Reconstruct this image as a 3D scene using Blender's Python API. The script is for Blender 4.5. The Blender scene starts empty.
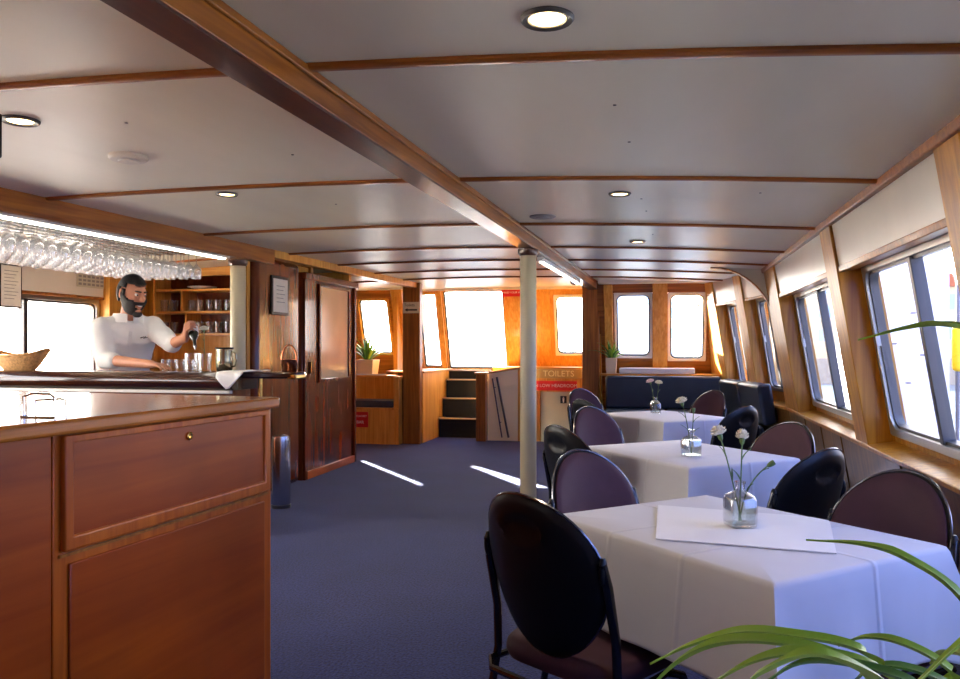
import bpy, bmesh, math, random
from mathutils import Vector, Matrix
random.seed(7)
SC = bpy.context.scene
COL = SC.collection
PI = math.pi

# ------------------------------------------------------------------ helpers
class MB:
    def __init__(s, mat=None):
        s.v = []; s.f = []; s.m = mat
    def av(s, p):
        p = Vector(p)
        if s.m is not None: p = s.m @ p
        s.v.append(p[:]); return len(s.v) - 1
    def box(s, x0, x1, y0, y1, z0, z1):
        i = [s.av((x, y, z)) for x in (x0, x1) for y in (y0, y1) for z in (z0, z1)]
        for q in ((0,1,3,2),(4,6,7,5),(0,4,5,1),(2,3,7,6),(0,2,6,4),(1,5,7,3)):
            s.f.append([i[k] for k in q])
        return s
    def prism(s, pts, vec):
        n = len(pts); vec = Vector(vec)
        a = [s.av(p) for p in pts]; b = [s.av(Vector(p) + vec) for p in pts]
        s.f.append(a[::-1]); s.f.append(b)
        for k in range(n): s.f.append([a[k], a[(k+1)%n], b[(k+1)%n], b[k]])
        return s
    def loft(s, rings, closed=True, cap=True):
        ids = [[s.av(p) for p in r] for r in rings]; n = len(ids[0])
        for a, b in zip(ids, ids[1:]):
            for k in range(n if closed else n-1):
                s.f.append([a[k], a[(k+1)%n], b[(k+1)%n], b[k]])
        if cap and closed:
            s.f.append(ids[0][::-1]); s.f.append(ids[-1])
        return s
    def tube(s, pts, r, n=8, closed=False, sq=1.0):
        pts = [Vector(p) for p in pts]; N = len(pts)
        if not hasattr(r, '__len__'): r = [r]*N
        rings = []; up = None
        for k in range(N):
            if closed: t = pts[(k+1)%N] - pts[k-1]
            else: t = pts[min(k+1,N-1)] - pts[max(k-1,0)]
            t.normalize()
            if up is None:
                up = Vector((0,0,1)) if abs(t.z) < .9 else Vector((1,0,0))
            x = t.cross(up); 
            if x.length < 1e-5: x = t.orthogonal()
            x.normalize(); up = x.cross(t).normalized()
            rings.append([pts[k] + (x*math.cos(2*PI*j/n) + up*math.sin(2*PI*j/n)*sq)*r[k] for j in range(n)])
        if closed: rings.append(rings[0])
        return s.loft(rings, True, not closed)
    def lathe(s, prof, c=(0,0,0), n=20, sx=1, sy=1, jit=None):
        c = Vector(c)
        rings = []
        for k,(r, z) in enumerate(prof):
            ring=[]
            for j in range(n):
                a=2*PI*j/n; rr=max(r,1e-4)
                if jit: rr*=jit(k,j)
                ring.append(c + Vector((rr*math.cos(a)*sx, rr*math.sin(a)*sy, z)))
            rings.append(ring)
        return s.loft(rings)
    def ball(s, c, rx, ry=None, rz=None, n=14, M=None):
        ry = ry or rx; rz = rz or rx; c = Vector(c); rings=[]
        for i in range(1, n):
            th = PI*i/n
            ring=[]
            for j in range(2*n):
                a=2*PI*j/(2*n)
                p=Vector((rx*math.sin(th)*math.cos(a), ry*math.sin(th)*math.sin(a), -rz*math.cos(th)))
                if M is not None: p = M @ p
                ring.append(c+p)
            rings.append(ring)
        return s.loft(rings)
    def cap(s, a, b, ra, rb, n=14):
        a=Vector(a); b=Vector(b); t=(b-a)
        L=t.length; t.normalize(); x=t.orthogonal().normalized(); y=t.cross(x)
        prof=[]
        for i in range(1,6):
            th=PI/2*i/5; prof.append((-ra*math.cos(th), ra*math.sin(th)))
        for i in range(0,5):
            th=PI/2*i/5; prof.append((L+rb*math.sin(th), rb*math.cos(th)))
        return s.loft([[a+t*d+(x*math.cos(2*PI*j/n)+y*math.sin(2*PI*j/n))*r for j in range(n)] for d,r in prof])
    def build(s, name, mat, parent=None, bevel=0, smooth=True, sharp=.7, seg=2, kind=None):
        me = bpy.data.meshes.new(name)
        me.from_pydata([tuple(v) for v in s.v], [], s.f)
        bm = bmesh.new(); bm.from_mesh(me)
        bmesh.ops.recalc_face_normals(bm, faces=bm.faces)
        bm.to_mesh(me); bm.free()
        if smooth:
            for p in me.polygons: p.use_smooth = True
            me.set_sharp_from_angle(angle=sharp)
        if mat: me.materials.append(mat)
        o = bpy.data.objects.new(name, me); COL.objects.link(o)
        if parent: o.parent = parent
        if bevel:
            b = o.modifiers.new('Bevel','BEVEL'); b.width=bevel; b.segments=seg; b.limit_method='ANGLE'; b.angle_limit=.6
            b.harden_normals=False
        if kind: o['kind']=kind
        return o

def tag(o, label=None, cat=None, group=None, kind=None):
    if label: o['label']=label
    if cat: o['category']=cat
    if group: o['group']=group
    if kind: o['kind']=kind
    return o
def thing(name, label, cat, loc=(0,0,0), rz=0, group=None):
    o = bpy.data.objects.new(name, None); o.empty_display_size=.1; COL.objects.link(o)
    o.location=loc; o.rotation_euler=(0,0,rz)
    return tag(o,label,cat,group)
KIDS = {}
def dup(root, loc, rz=0, label=None, group=None, scale=None):
    kids=[c for c in bpy.data.objects if c.parent==root] if root.name not in KIDS else KIDS[root.name]
    KIDS[root.name]=kids
    r=root.copy(); COL.objects.link(r); r.location=loc; r.rotation_euler=(0,0,rz)
    if scale: r.scale=(scale,)*3
    if label: r['label']=label
    if group: r['group']=group
    for ch in kids:
        c=ch.copy(); COL.objects.link(c); c.parent=r
        if ch.name not in KIDS: KIDS[ch.name]=[g for g in bpy.data.objects if g.parent==ch]
        for g in KIDS[ch.name]:
            d=g.copy(); COL.objects.link(d); d.parent=c
    return r
def struct(mb, name, mat, parent=None, **k):
    o=mb.build(name, mat, parent, **k)
    if parent is None: o['kind']='structure'
    return o
def frame(o, s, t, n):
    m=Matrix.Identity(4)
    for i in range(3):
        m[i][0]=s[i]; m[i][1]=t[i]; m[i][2]=n[i]; m[i][3]=o[i]
    return m

# ------------------------------------------------------------------ materials
def srgb(r,g,b):
    def f(c):
        c/=255.0
        return c/12.92 if c<=.04045 else ((c+.055)/1.055)**2.4
    return (f(r),f(g),f(b),1)
def newmat(name):
    m=bpy.data.materials.new(name); m.use_nodes=True
    nt=m.node_tree; b=nt.nodes['Principled BSDF']
    return m,nt,b
def plain(name, c, rough=.5, metal=0, spec=.5, coat=0, var=0.0, scale=6, bump=0, bscale=40, sheen=0, trans=0):
    m,nt,b=newmat(name); N=nt.nodes; L=nt.links
    b.inputs['Base Color'].default_value=c; b.inputs['Roughness'].default_value=rough
    b.inputs['Metallic'].default_value=metal; b.inputs['Specular IOR Level'].default_value=spec
    b.inputs['Coat Weight'].default_value=coat; b.inputs['Coat Roughness'].default_value=.12
    b.inputs['Sheen Weight'].default_value=sheen
    tc=N.new('ShaderNodeTexCoord')
    if var:
        n=N.new('ShaderNodeTexNoise'); n.inputs['Scale'].default_value=scale; n.inputs['Detail'].default_value=4
        L.new(tc.outputs['Object'], n.inputs['Vector'])
        r=N.new('ShaderNodeValToRGB')
        r.color_ramp.elements[0].position=.3; r.color_ramp.elements[1].position=.7
        r.color_ramp.elements[0].color=(c[0]*(1-var),c[1]*(1-var),c[2]*(1-var),1)
        r.color_ramp.elements[1].color=(min(1,c[0]*(1+var)),min(1,c[1]*(1+var)),min(1,c[2]*(1+var)),1)
        L.new(n.outputs['Fac'], r.inputs['Fac']); L.new(r.outputs['Color'], b.inputs['Base Color'])
    if bump:
        n2=N.new('ShaderNodeTexNoise'); n2.inputs['Scale'].default_value=bscale; n2.inputs['Detail'].default_value=3
        L.new(tc.outputs['Object'], n2.inputs['Vector'])
        bp=N.new('ShaderNodeBump'); bp.inputs['Strength'].default_value=bump; bp.inputs['Distance'].default_value=.01
        L.new(n2.outputs['Fac'], bp.inputs['Height']); L.new(bp.outputs['Normal'], b.inputs['Normal'])
    return m
def wood(name, dark, light, grain='z', rough=.35, coat=.5, sc=1.0, patch=.25, cr=.12, spec=.3):
    m,nt,b=newmat(name); N=nt.nodes; L=nt.links; b.inputs['Specular IOR Level'].default_value=spec
    tc=N.new('ShaderNodeTexCoord'); mp=N.new('ShaderNodeMapping')
    st={'x':(.6,14,14),'y':(14,.6,14),'z':(14,14,.6)}[grain]
    mp.inputs['Scale'].default_value=[q*sc for q in st]
    L.new(tc.outputs['Object'], mp.inputs['Vector'])
    n=N.new('ShaderNodeTexNoise'); n.inputs['Scale'].default_value=2.2; n.inputs['Detail'].default_value=7; n.inputs['Distortion'].default_value=.8
    L.new(mp.outputs['Vector'], n.inputs['Vector'])
    r=N.new('ShaderNodeValToRGB'); e=r.color_ramp.elements
    e[0].position=.3; e[0].color=dark; e[1].position=.68; e[1].color=light
    L.new(n.outputs['Fac'], r.inputs['Fac'])
    n2=N.new('ShaderNodeTexNoise'); n2.inputs['Scale'].default_value=2.0; n2.inputs['Detail'].default_value=3
    L.new(tc.outputs['Object'], n2.inputs['Vector'])
    mx=N.new('ShaderNodeMix'); mx.data_type='RGBA'; mx.blend_type='MULTIPLY'
    mr=N.new('ShaderNodeMapRange'); mr.inputs['From Min'].default_value=.3; mr.inputs['From Max'].default_value=.7
    mr.inputs['To Min'].default_value=1-patch; mr.inputs['To Max'].default_value=1.0
    L.new(n2.outputs['Fac'], mr.inputs['Value'])
    mx.inputs['Factor'].default_value=1
    L.new(r.outputs['Color'], mx.inputs['A']); L.new(mr.outputs['Result'], mx.inputs['B'])
    L.new(mx.outputs['Result'], b.inputs['Base Color'])
    b.inputs['Roughness'].default_value=rough; b.inputs['Coat Weight'].default_value=coat; b.inputs['Coat Roughness'].default_value=cr
    bp=N.new('ShaderNodeBump'); bp.inputs['Strength'].default_value=.08; bp.inputs['Distance'].default_value=.004
    L.new(n2.outputs['Fac'], bp.inputs['Height']); L.new(bp.outputs['Normal'], b.inputs['Coat Normal'])
    return m
def emis(name, c, strength):
    m,nt,b=newmat(name)
    b.inputs['Base Color'].default_value=c; b.inputs['Emission Color'].default_value=c; b.inputs['Emission Strength'].default_value=strength
    return m
def glassy(name, tint=(1,1,1,1), rmax=.9, blend=.25, rough=.02):
    m,nt,b=newmat(name); N=nt.nodes; L=nt.links
    N.remove(b); out=[n for n in N if n.type=='OUTPUT_MATERIAL'][0]
    t=N.new('ShaderNodeBsdfTransparent'); t.inputs['Color'].default_value=tint
    g=N.new('ShaderNodeBsdfGlossy'); g.inputs['Roughness'].default_value=rough
    lw=N.new('ShaderNodeLayerWeight'); lw.inputs['Blend'].default_value=blend
    mr=N.new('ShaderNodeMapRange'); mr.inputs['To Min'].default_value=.04; mr.inputs['To Max'].default_value=rmax
    L.new(lw.outputs['Facing'], mr.inputs['Value'])
    mx=N.new('ShaderNodeMixShader'); L.new(mr.outputs['Result'], mx.inputs['Fac'])
    L.new(t.outputs[0], mx.inputs[1]); L.new(g.outputs[0], mx.inputs[2]); L.new(mx.outputs[0], out.inputs['Surface'])
    return m

W_RED   = wood('mahogany', srgb(156,62,8), srgb(190,90,18), 'y', .38, .12, .45, .4)
W_REDV  = wood('mahogany stile', srgb(168,74,10), srgb(208,110,28), 'z', .38, .12, .8)
W_TOP   = wood('counter top wood', srgb(166,90,24), srgb(212,128,46), 'y', .25, .45, .8, cr=.08)
W_CHER  = wood('cherry panel', srgb(92,36,10), srgb(124,54,16), 'z', .25, .35, .5, .35, .08)
W_TEAK  = wood('teak', srgb(206,138,48), srgb(238,180,88), 'z', .4, .2, 1.0)
W_TEAKX = wood('teak rail', srgb(200,132,48), srgb(236,176,90), 'x', .4, .2, 1.0)
W_BEAM  = wood('beam wood', srgb(128,70,14), srgb(186,116,40), 'y', .35, .25, .9)
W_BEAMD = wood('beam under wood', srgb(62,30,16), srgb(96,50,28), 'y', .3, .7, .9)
W_RIB   = wood('rib wood', srgb(124,66,16), srgb(170,102,36), 'x', .4, .2, 1.0)
W_PIL   = wood('pilaster wood', srgb(168,104,22), srgb(212,148,46), 'z', .4, .2, .8)
W_LOW   = wood('lower panel wood', srgb(98,68,24), srgb(146,104,44), 'z', .4, .15, .7, .4)
W_PILLAR= wood('pillar wood', srgb(126,70,24), srgb(172,108,46), 'z', .35, .25, 1.2)
W_DARK  = wood('frame wood', srgb(140,82,24), srgb(190,122,48), 'x', .4, .2, 1.0)
W_BARD  = wood('bar rail wood', srgb(34,14,8), srgb(66,28,14), 'x', .2, .8, .8, cr=.08)
CREAM   = plain('cream paint', srgb(226,220,206), .35, var=.05, scale=3)
PANELW  = plain('white laminate panel', srgb(216,208,188), .28, var=.07, scale=2.2)
POSTM   = plain('post paint', srgb(208,196,158), .4, var=.04)
ALU     = plain('aluminium', srgb(168,166,160), .35, .9)
ALUD    = plain('dark aluminium', srgb(96,94,92), .4, .7)
STEEL   = plain('steel', srgb(200,200,200), .2, 1)
CHROME  = plain('chrome', srgb(225,225,225), .08, 1)
BRASS   = plain('brass', srgb(206,160,80), .22, 1)
COPPER  = plain('copper', srgb(196,120,84), .25, 1)
BLACKP  = plain('black plastic', srgb(12,13,14), .42, 0, .4)
BLACKM  = plain('black tube', srgb(16,17,20), .22, 0, .6, .3)
TRIMM   = plain('rim highlight grey', srgb(120,120,126), .22, .9)
PURPLE  = plain('aubergine vinyl', srgb(74,46,56), .65, 0, .25, var=.1, scale=12, bump=.05, bscale=160)
NAVY    = plain('navy vinyl', srgb(38,52,68), .38, 0, .5, var=.12, scale=5, bump=.04, bscale=60)
CLOTH   = plain('white tablecloth', srgb(206,205,208), .85, 0, .2, var=.02, scale=5, sheen=.2)
def creases(m):
    nt=m.node_tree; N=nt.nodes; L=nt.links; b=N['Principled BSDF']
    tc=N.new('ShaderNodeTexCoord'); sp_=N.new('ShaderNodeSeparateXYZ'); L.new(tc.outputs['Object'],sp_.inputs[0])
    prev=None
    for ax,c in (('X',-.135),('X',.14),('Y',.02)):
        a=N.new('ShaderNodeMath'); a.operation='SUBTRACT'; a.inputs[1].default_value=c; L.new(sp_.outputs[ax],a.inputs[0])
        ab=N.new('ShaderNodeMath'); ab.operation='ABSOLUTE'; L.new(a.outputs[0],ab.inputs[0])
        mr=N.new('ShaderNodeMapRange'); mr.interpolation_type='SMOOTHSTEP'; mr.inputs['From Max'].default_value=.012; mr.inputs['To Min'].default_value=1; mr.inputs['To Max'].default_value=0
        L.new(ab.outputs[0],mr.inputs['Value'])
        if prev is None: prev=mr.outputs[0]
        else:
            ad=N.new('ShaderNodeMath'); ad.operation='ADD'; L.new(prev,ad.inputs[0]); L.new(mr.outputs[0],ad.inputs[1]); prev=ad.outputs[0]
    n=N.new('ShaderNodeTexNoise'); n.inputs['Scale'].default_value=4; L.new(tc.outputs['Object'],n.inputs['Vector'])
    ad=N.new('ShaderNodeMath'); ad.operation='MULTIPLY_ADD'; ad.inputs[1].default_value=2.0; L.new(n.outputs['Fac'],ad.inputs[0]); L.new(prev,ad.inputs[2])
    bp=N.new('ShaderNodeBump'); bp.inputs['Strength'].default_value=.45; bp.inputs['Distance'].default_value=.006
    L.new(ad.outputs[0],bp.inputs['Height']); L.new(bp.outputs['Normal'],b.inputs['Normal'])
creases(CLOTH)
CLOTH2  = plain('white linen', srgb(232,232,232), .85, 0, .2, sheen=.2)
SHIRTM  = plain('white shirt cloth', srgb(238,236,230), .85, 0, .2, bump=.25, bscale=9)
SKIN    = plain('skin', srgb(196,134,102), .5, 0, .4, var=.08, scale=14)
HAIR    = plain('dark hair', srgb(26,18,14), .6, 0, .4, var=.3, scale=60, bump=.6, bscale=140)
TROUS   = plain('black trousers', srgb(22,22,26), .8)
GLASS   = glassy('clear glass', (.97,.98,.98,1), .85, .35)
def realglass(name):
    m,nt,b=newmat(name); b.inputs['Transmission Weight'].default_value=1; b.inputs['Roughness'].default_value=.0; b.inputs['IOR'].default_value=1.45; b.inputs['Base Color'].default_value=(1,1,1,1); return m
GLASSR  = realglass('drinking glass')
def sparkly(name,f):  # white diffuse mixed into clear glass in place of its sparkle
    m=glassy(name,(.98,.98,.98,1),.9,.35); nt=m.node_tree; N=nt.nodes; L=nt.links
    out=[n for n in N if n.type=='OUTPUT_MATERIAL'][0]; src=out.inputs['Surface'].links[0].from_socket
    d=N.new('ShaderNodeBsdfDiffuse'); t=N.new('ShaderNodeBsdfTranslucent'); a=N.new('ShaderNodeMixShader'); a.inputs[0].default_value=.6
    for q in (d,t): q.inputs['Color'].default_value=(.95,.95,.95,1)
    L.new(d.outputs[0],a.inputs[1]); L.new(t.outputs[0],a.inputs[2])
    b=N.new('ShaderNodeMixShader'); b.inputs[0].default_value=f
    L.new(src,b.inputs[1]); L.new(a.outputs[0],b.inputs[2]); L.new(b.outputs[0],out.inputs['Surface'])
    return m
GLASSW  = sparkly('stemware glass with painted sparkle',.12)
PANE    = glassy('window pane', (.97,.98,1,1), .5, .12)
WATERM  = glassy('vase water', (.9,.95,.93,1), .6, .3)
LEAF    = plain('leaf green', srgb(150,190,52), .4, 0, .5, var=.25, scale=8)
LEAFD   = plain('dark leaf green', srgb(84,138,50), .45, 0, .5, var=.3, scale=10)
LEAFL   = plain('pale leaf edge', srgb(168,186,84), .45, var=.15)
STEMM   = plain('stem green', srgb(92,120,66), .5)
PETAL   = plain('cream petals', srgb(240,232,208), .7, var=.06, scale=60)
PETALP  = plain('pale pink petals', srgb(240,212,206), .7, var=.06, scale=60)
POTC    = plain('cream pot', srgb(222,204,170), .4, var=.04)
TERRA   = plain('terracotta', srgb(150,82,52), .7, var=.1)
SOIL    = plain('soil', srgb(52,38,28), .95, var=.3, scale=50)
REDS    = plain('red sign plastic', srgb(196,20,24), .35)
WHITEP  = plain('white plastic', srgb(232,230,224), .4)
PAPER   = plain('paper', srgb(232,228,214), .8, var=.05, scale=20)
INK     = plain('dark ink', srgb(30,28,28), .7)
SIGNC   = plain('cream sign', srgb(216,206,176), .5)
GOLDL   = plain('gilt lettering', srgb(232,214,160), .35, .3)
DOORW   = plain('cream door paint', srgb(206,192,158), .4, var=.03)
WICK    = plain('wicker', srgb(186,140,82), .8, var=.3, scale=60, bump=.8, bscale=90)
GREYG   = plain('grille grey', srgb(150,146,138), .5)
DARKV   = plain('dark void', srgb(20,16,14), .8)
BOTTLEG = plain('dark green bottle', srgb(14,24,14), .08, 0, .6, .5)
JARM    = plain('tinted jar metal', srgb(168,160,130), .18, .9)
EMIW    = emis('fluorescent tube', (1,.97,.92,1), 2.0)
EMIL    = emis('downlight lens', (1,.74,.36,1), 6.0)
EMIB    = emis('bar valance light', (1,.95,.84,1), 5.5)
SHIPW   = plain('ship white paint', srgb(214,214,226), .5, var=.03, scale=1.5)
SHIPM   = plain('ship stain', srgb(110,110,120), .7)
BOUNCEP    = plain('pale bounce ground', srgb(226,216,196), .9, var=.08, scale=1.2)  # colour of the added ground that bounces light indoors
BOUNCEG    = plain('grey bounce ground', srgb(128,128,128), .9, var=.12, scale=1.2)  # darker colour for the added ground, bounces less light in
STONE   = plain('quay stone', srgb(150,140,126), .85, var=.15, scale=2)
BLD1    = plain('far building paint', srgb(196,176,140), .8, var=.06)
BLD2    = plain('far building grey', srgb(196,210,226), .8, var=.06)
WINB    = plain('far window glass', srgb(150,168,190), .2)
PILE    = plain('timber pile', srgb(86,70,54), .85, var=.2)
YEL     = plain('yellow paint', srgb(236,200,30), .5)

def ceil_mat():
    m,nt,b=newmat('ceiling paint'); N=nt.nodes; L=nt.links
    tc=N.new('ShaderNodeTexCoord')
    mp=N.new('ShaderNodeMapping'); mp.inputs['Scale'].default_value=(1.2,.35,1); L.new(tc.outputs['Object'], mp.inputs['Vector'])
    n=N.new('ShaderNodeTexNoise'); n.inputs['Scale'].default_value=1.3; n.inputs['Detail'].default_value=5
    L.new(mp.outputs['Vector'], n.inputs['Vector'])
    r=N.new('ShaderNodeValToRGB'); r.color_ramp.elements[0].color=srgb(218,212,186); r.color_ramp.elements[1].color=srgb(236,231,208)
    r.color_ramp.elements[0].position=.3; r.color_ramp.elements[1].position=.65
    L.new(n.outputs['Fac'], r.inputs['Fac']); L.new(r.outputs['Color'], b.inputs['Base Color'])
    mr=N.new('ShaderNodeMapRange'); mr.inputs['To Min'].default_value=.30; mr.inputs['To Max'].default_value=.46
    L.new(n.outputs['Fac'], mr.inputs['Value']); L.new(mr.outputs['Result'], b.inputs['Roughness'])
    n2=N.new('ShaderNodeTexNoise'); n2.inputs['Scale'].default_value=3; L.new(mp.outputs['Vector'], n2.inputs['Vector'])
    bp=N.new('ShaderNodeBump'); bp.inputs['Strength'].default_value=.12; bp.inputs['Distance'].default_value=.02
    L.new(n2.outputs['Fac'], bp.inputs['Height']); L.new(bp.outputs['Normal'], b.inputs['Normal'])
    return m
def carpet_mat():
    m,nt,b=newmat('carpet'); N=nt.nodes; L=nt.links
    tc=N.new('ShaderNodeTexCoord')
    n=N.new('ShaderNodeTexNoise'); n.inputs['Scale'].default_value=90; n.inputs['Detail'].default_value=3; L.new(tc.outputs['Object'], n.inputs['Vector'])
    n2=N.new('ShaderNodeTexNoise'); n2.inputs['Scale'].default_value=2.2; n2.inputs['Detail'].default_value=5; L.new(tc.outputs['Object'], n2.inputs['Vector'])
    r=N.new('ShaderNodeValToRGB'); r.color_ramp.elements[0].color=srgb(18,26,70); r.color_ramp.elements[1].color=srgb(48,60,124)
    r.color_ramp.elements[0].position=.32; r.color_ramp.elements[1].position=.68
    L.new(n.outputs['Fac'], r.inputs['Fac'])
    mx=N.new('ShaderNodeMix'); mx.data_type='RGBA'; mx.blend_type='MULTIPLY'; mx.inputs['Factor'].default_value=1
    mr=N.new('ShaderNodeMapRange'); mr.inputs['From Min'].default_value=.35; mr.inputs['From Max'].default_value=.65; mr.inputs['To Min'].default_value=.82; mr.inputs['To Max'].default_value=1
    L.new(n2.outputs['Fac'], mr.inputs['Value']); L.new(r.outputs['Color'], mx.inputs['A']); L.new(mr.outputs['Result'], mx.inputs['B'])
    L.new(mx.outputs['Result'], b.inputs['Base Color']); b.inputs['Roughness'].default_value=.95
    b.inputs['Specular IOR Level'].default_value=.1; b.inputs['Sheen Weight'].default_value=.12
    bp=N.new('ShaderNodeBump'); bp.inputs['Strength'].default_value=.5; bp.inputs['Distance'].default_value=.01
    L.new(n.outputs['Fac'], bp.inputs['Height']); L.new(bp.outputs['Normal'], b.inputs['Normal'])
    return m
def sea_mat():
    m,nt,b=newmat('harbour water'); N=nt.nodes; L=nt.links
    b.inputs['Base Color'].default_value=srgb(90,110,124); b.inputs['Roughness'].default_value=.15
    tc=N.new('ShaderNodeTexCoord'); n=N.new('ShaderNodeTexNoise'); n.inputs['Scale'].default_value=1.5; n.inputs['Detail'].default_value=4
    L.new(tc.outputs['Object'], n.inputs['Vector']); bp=N.new('ShaderNodeBump'); bp.inputs['Strength'].default_value=.4; bp.inputs['Distance'].default_value=.1
    L.new(n.outputs['Fac'], bp.inputs['Height']); L.new(bp.outputs['Normal'], b.inputs['Normal'])
    return m
CEILM=ceil_mat(); CARPET=carpet_mat(); SEAM=sea_mat()

def text(body, size, mat, parent, M, ax='CENTER', ext=.001):
    cu=bpy.data.curves.new('lettering','FONT'); cu.body=body; cu.size=size; cu.extrude=ext
    cu.align_x=ax; cu.align_y='CENTER'
    tmp=bpy.data.objects.new('lettering_curve',cu); COL.objects.link(tmp)
    bpy.context.view_layer.update()
    me=bpy.data.meshes.new_from_object(tmp.evaluated_get(bpy.context.evaluated_depsgraph_get()))
    bpy.data.objects.remove(tmp); bpy.data.curves.remove(cu)
    me.materials.clear(); me.materials.append(mat)
    o=bpy.data.objects.new('lettering',me); COL.objects.link(o); o.parent=parent; o.matrix_local=M
    return o
RX90=Matrix.Rotation(PI/2,4,'X')   # text facing -Y

# ------------------------------------------------------------------ room shell
def cz(x): return 2.115-.0116*(x+2)**2
fl=MB()
for x0,x1,y0,y1 in ((-5.2,1.5,-3.2,10.62),(-5.2,-2.27,10.62,12.3),(-1.0,1.5,10.62,12.3),(-2.27,-1.0,10.95,12.3)):
    fl.box(x0,x1,y0,y1,-.05,0)
struct(fl,'floor',CARPET,smooth=False)
ce=MB()
def ceil_piece(x0,x1,y0,y1,n):
    xs=[x0+i*(x1-x0)/n for i in range(n+1)]
    ce.loft([[(x,y0,cz(x)),(x,y1,cz(x)),(x,y1,cz(x)+.06),(x,y0,cz(x)+.06)] for x in xs])
ceil_piece(-5.1,1.15,-3.2,10.22,30); ceil_piece(-5.06,-3.56,10.22,10.66,6); ceil_piece(-3.56,-.76,10.22,11.24,12); 
CEIL=struct(ce,'ceiling',CEILM)
for x,y in ((-.15,2.75),(-.12,3.25),(-.1,4.5),(-.08,4.9),(-.05,5.9),(-2.0,2.7),(-1.6,3.3),(-1.9,4.5),(-1.0,4.6),(.5,4.3)):
    MB().lathe([(.007,.001),(.006,-.002),(0,-.0025)],c=(x,y,cz(x)),n=8).build('screw_head',bpy.data.materials.get('dark ink') or CEILM,CEIL)
# screw dots on the ceiling panels
TR=[0]
def trim(mb,mat,**k):
    TR[0]+=1
    return struct(mb,'trim_%d'%TR[0],mat,**k)
def bx(x): return -1.167+.032*x     # beam axis x at given y
def hx(y): return -3.53+.045*y       # aisle face of the bar header
# ribs
for y in (-.9,.72,2.245,3.9,5.38,6.65,7.65,8.6,9.5):
    for (xa,xb) in ((bx(y)+.05,1.0),(hx(y),bx(y)-.05),(-4.97,hx(y)-.14)):
        n=10; m=MB()
        rings=[]
        for i in range(n+1):
            x=xa+(xb-xa)*i/n; z=cz(x); yy=y+.02*(x+1)
            rings.append([(x,yy-.022,z+.004),(x,yy-.022,z-.010),(x,yy-.014,z-.016),(x,yy+.014,z-.016),(x,yy+.022,z-.010),(x,yy+.022,z+.004)])
        m.loft(rings); trim(m,W_RIB)
# centre beam
def slab(y0,y1,fx,w,z0,z1,c=0):
    m=MB(); r=[]
    for i in range(9):
        y=y0+(y1-y0)*i/8; x=fx(y)+c
        r.append([(x-w/2,y,z0),(x+w/2,y,z0),(x+w/2,y,z1),(x-w/2,y,z1)])
    m.loft(r); return m
trim(slab(-3,10.3,bx,.108,2.006,2.13),W_BEAM,bevel=.006)
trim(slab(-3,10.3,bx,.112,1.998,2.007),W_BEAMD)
trim(slab(-3,10.3,bx,.014,2.074,2.10,.061),W_BEAM,bevel=.004)
trim(slab(-3,10.3,bx,.014,2.074,2.10,-.061),W_BEAM,bevel=.004)
# bar header
trim(slab(.5,6.35,hx,.14,1.972,2.12,-.07),W_BEAM,bevel=.006)
trim(slab(6.35,10.0,hx,.10,2.03,2.12,-.05),W_TEAK,bevel=.005)

# ---- right wall -------------------------------------------------------------
t1=Vector((-.1647,0,.9863)); FR=frame((1.321,0,0),(0,1,0),t1,(.9863,0,.1647))
s2=Vector((-.2107,.9776,0)); t2=Vector((-.161,-.0347,.9863)).normalized(); n2=s2.cross(t2)
FR2=frame((1.321,8.2,0),s2,t2,n2)
def cells(mb,a0,a1,b0,b1,c0,c1,holes):
    A=sorted(set([a0,a1]+[q for h in holes for q in h[:2]])); B=sorted(set([b0,b1]+[q for h in holes for q in h[2:]]))
    for x0,x1 in zip(A,A[1:]):
        for y0,y1 in zip(B,B[1:]):
            cx,cy=(x0+x1)/2,(y0+y1)/2
            if any(h[0]<cx<h[1] and h[2]<cy<h[3] for h in holes): continue
            mb.box(x0,x1,y0,y1,c0,c1)
    return mb
WN=[0]
def rrect(a0,a1,b0,b1,r,n=6):
    p=[]
    for (cx,cy,st) in ((a1-r,b1-r,0),(a0+r,b1-r,1),(a0+r,b0+r,2),(a1-r,b0+r,3)):
        for i in range(n+1):
            a=(st+i/n)*PI/2; p.append((cx+r*math.cos(a),cy+r*math.sin(a)))
    return p
def sqmatch(a0,a1,b0,b1,pts):
    # project rounded inner outline outward onto the rectangle
    cx,cy=(a0+a1)/2,(b0+b1)/2; out=[]
    hx_,hy_=(a1-a0)/2,(b1-b0)/2
    for x,y in pts:
        dx,dy=(x-cx)/hx_,(y-cy)/hy_; k=max(abs(dx),abs(dy)); out.append((cx+dx/k*hx_,cy+dy/k*hy_))
    return out
def ringmesh(M,outer,inner,c0,c1):
    m=MB(M); n=len(outer)
    idx=[[m.av((x,y,c)) for x,y in pts] for pts,c in ((outer,c0),(inner,c0),(inner,c1),(outer,c1))]
    for k in range(n):
        j=(k+1)%n
        for a,b in zip(idx,idx[1:]+idx[:1]): m.f.append([a[k],a[j],b[j],b[k]])
    return m
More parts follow.
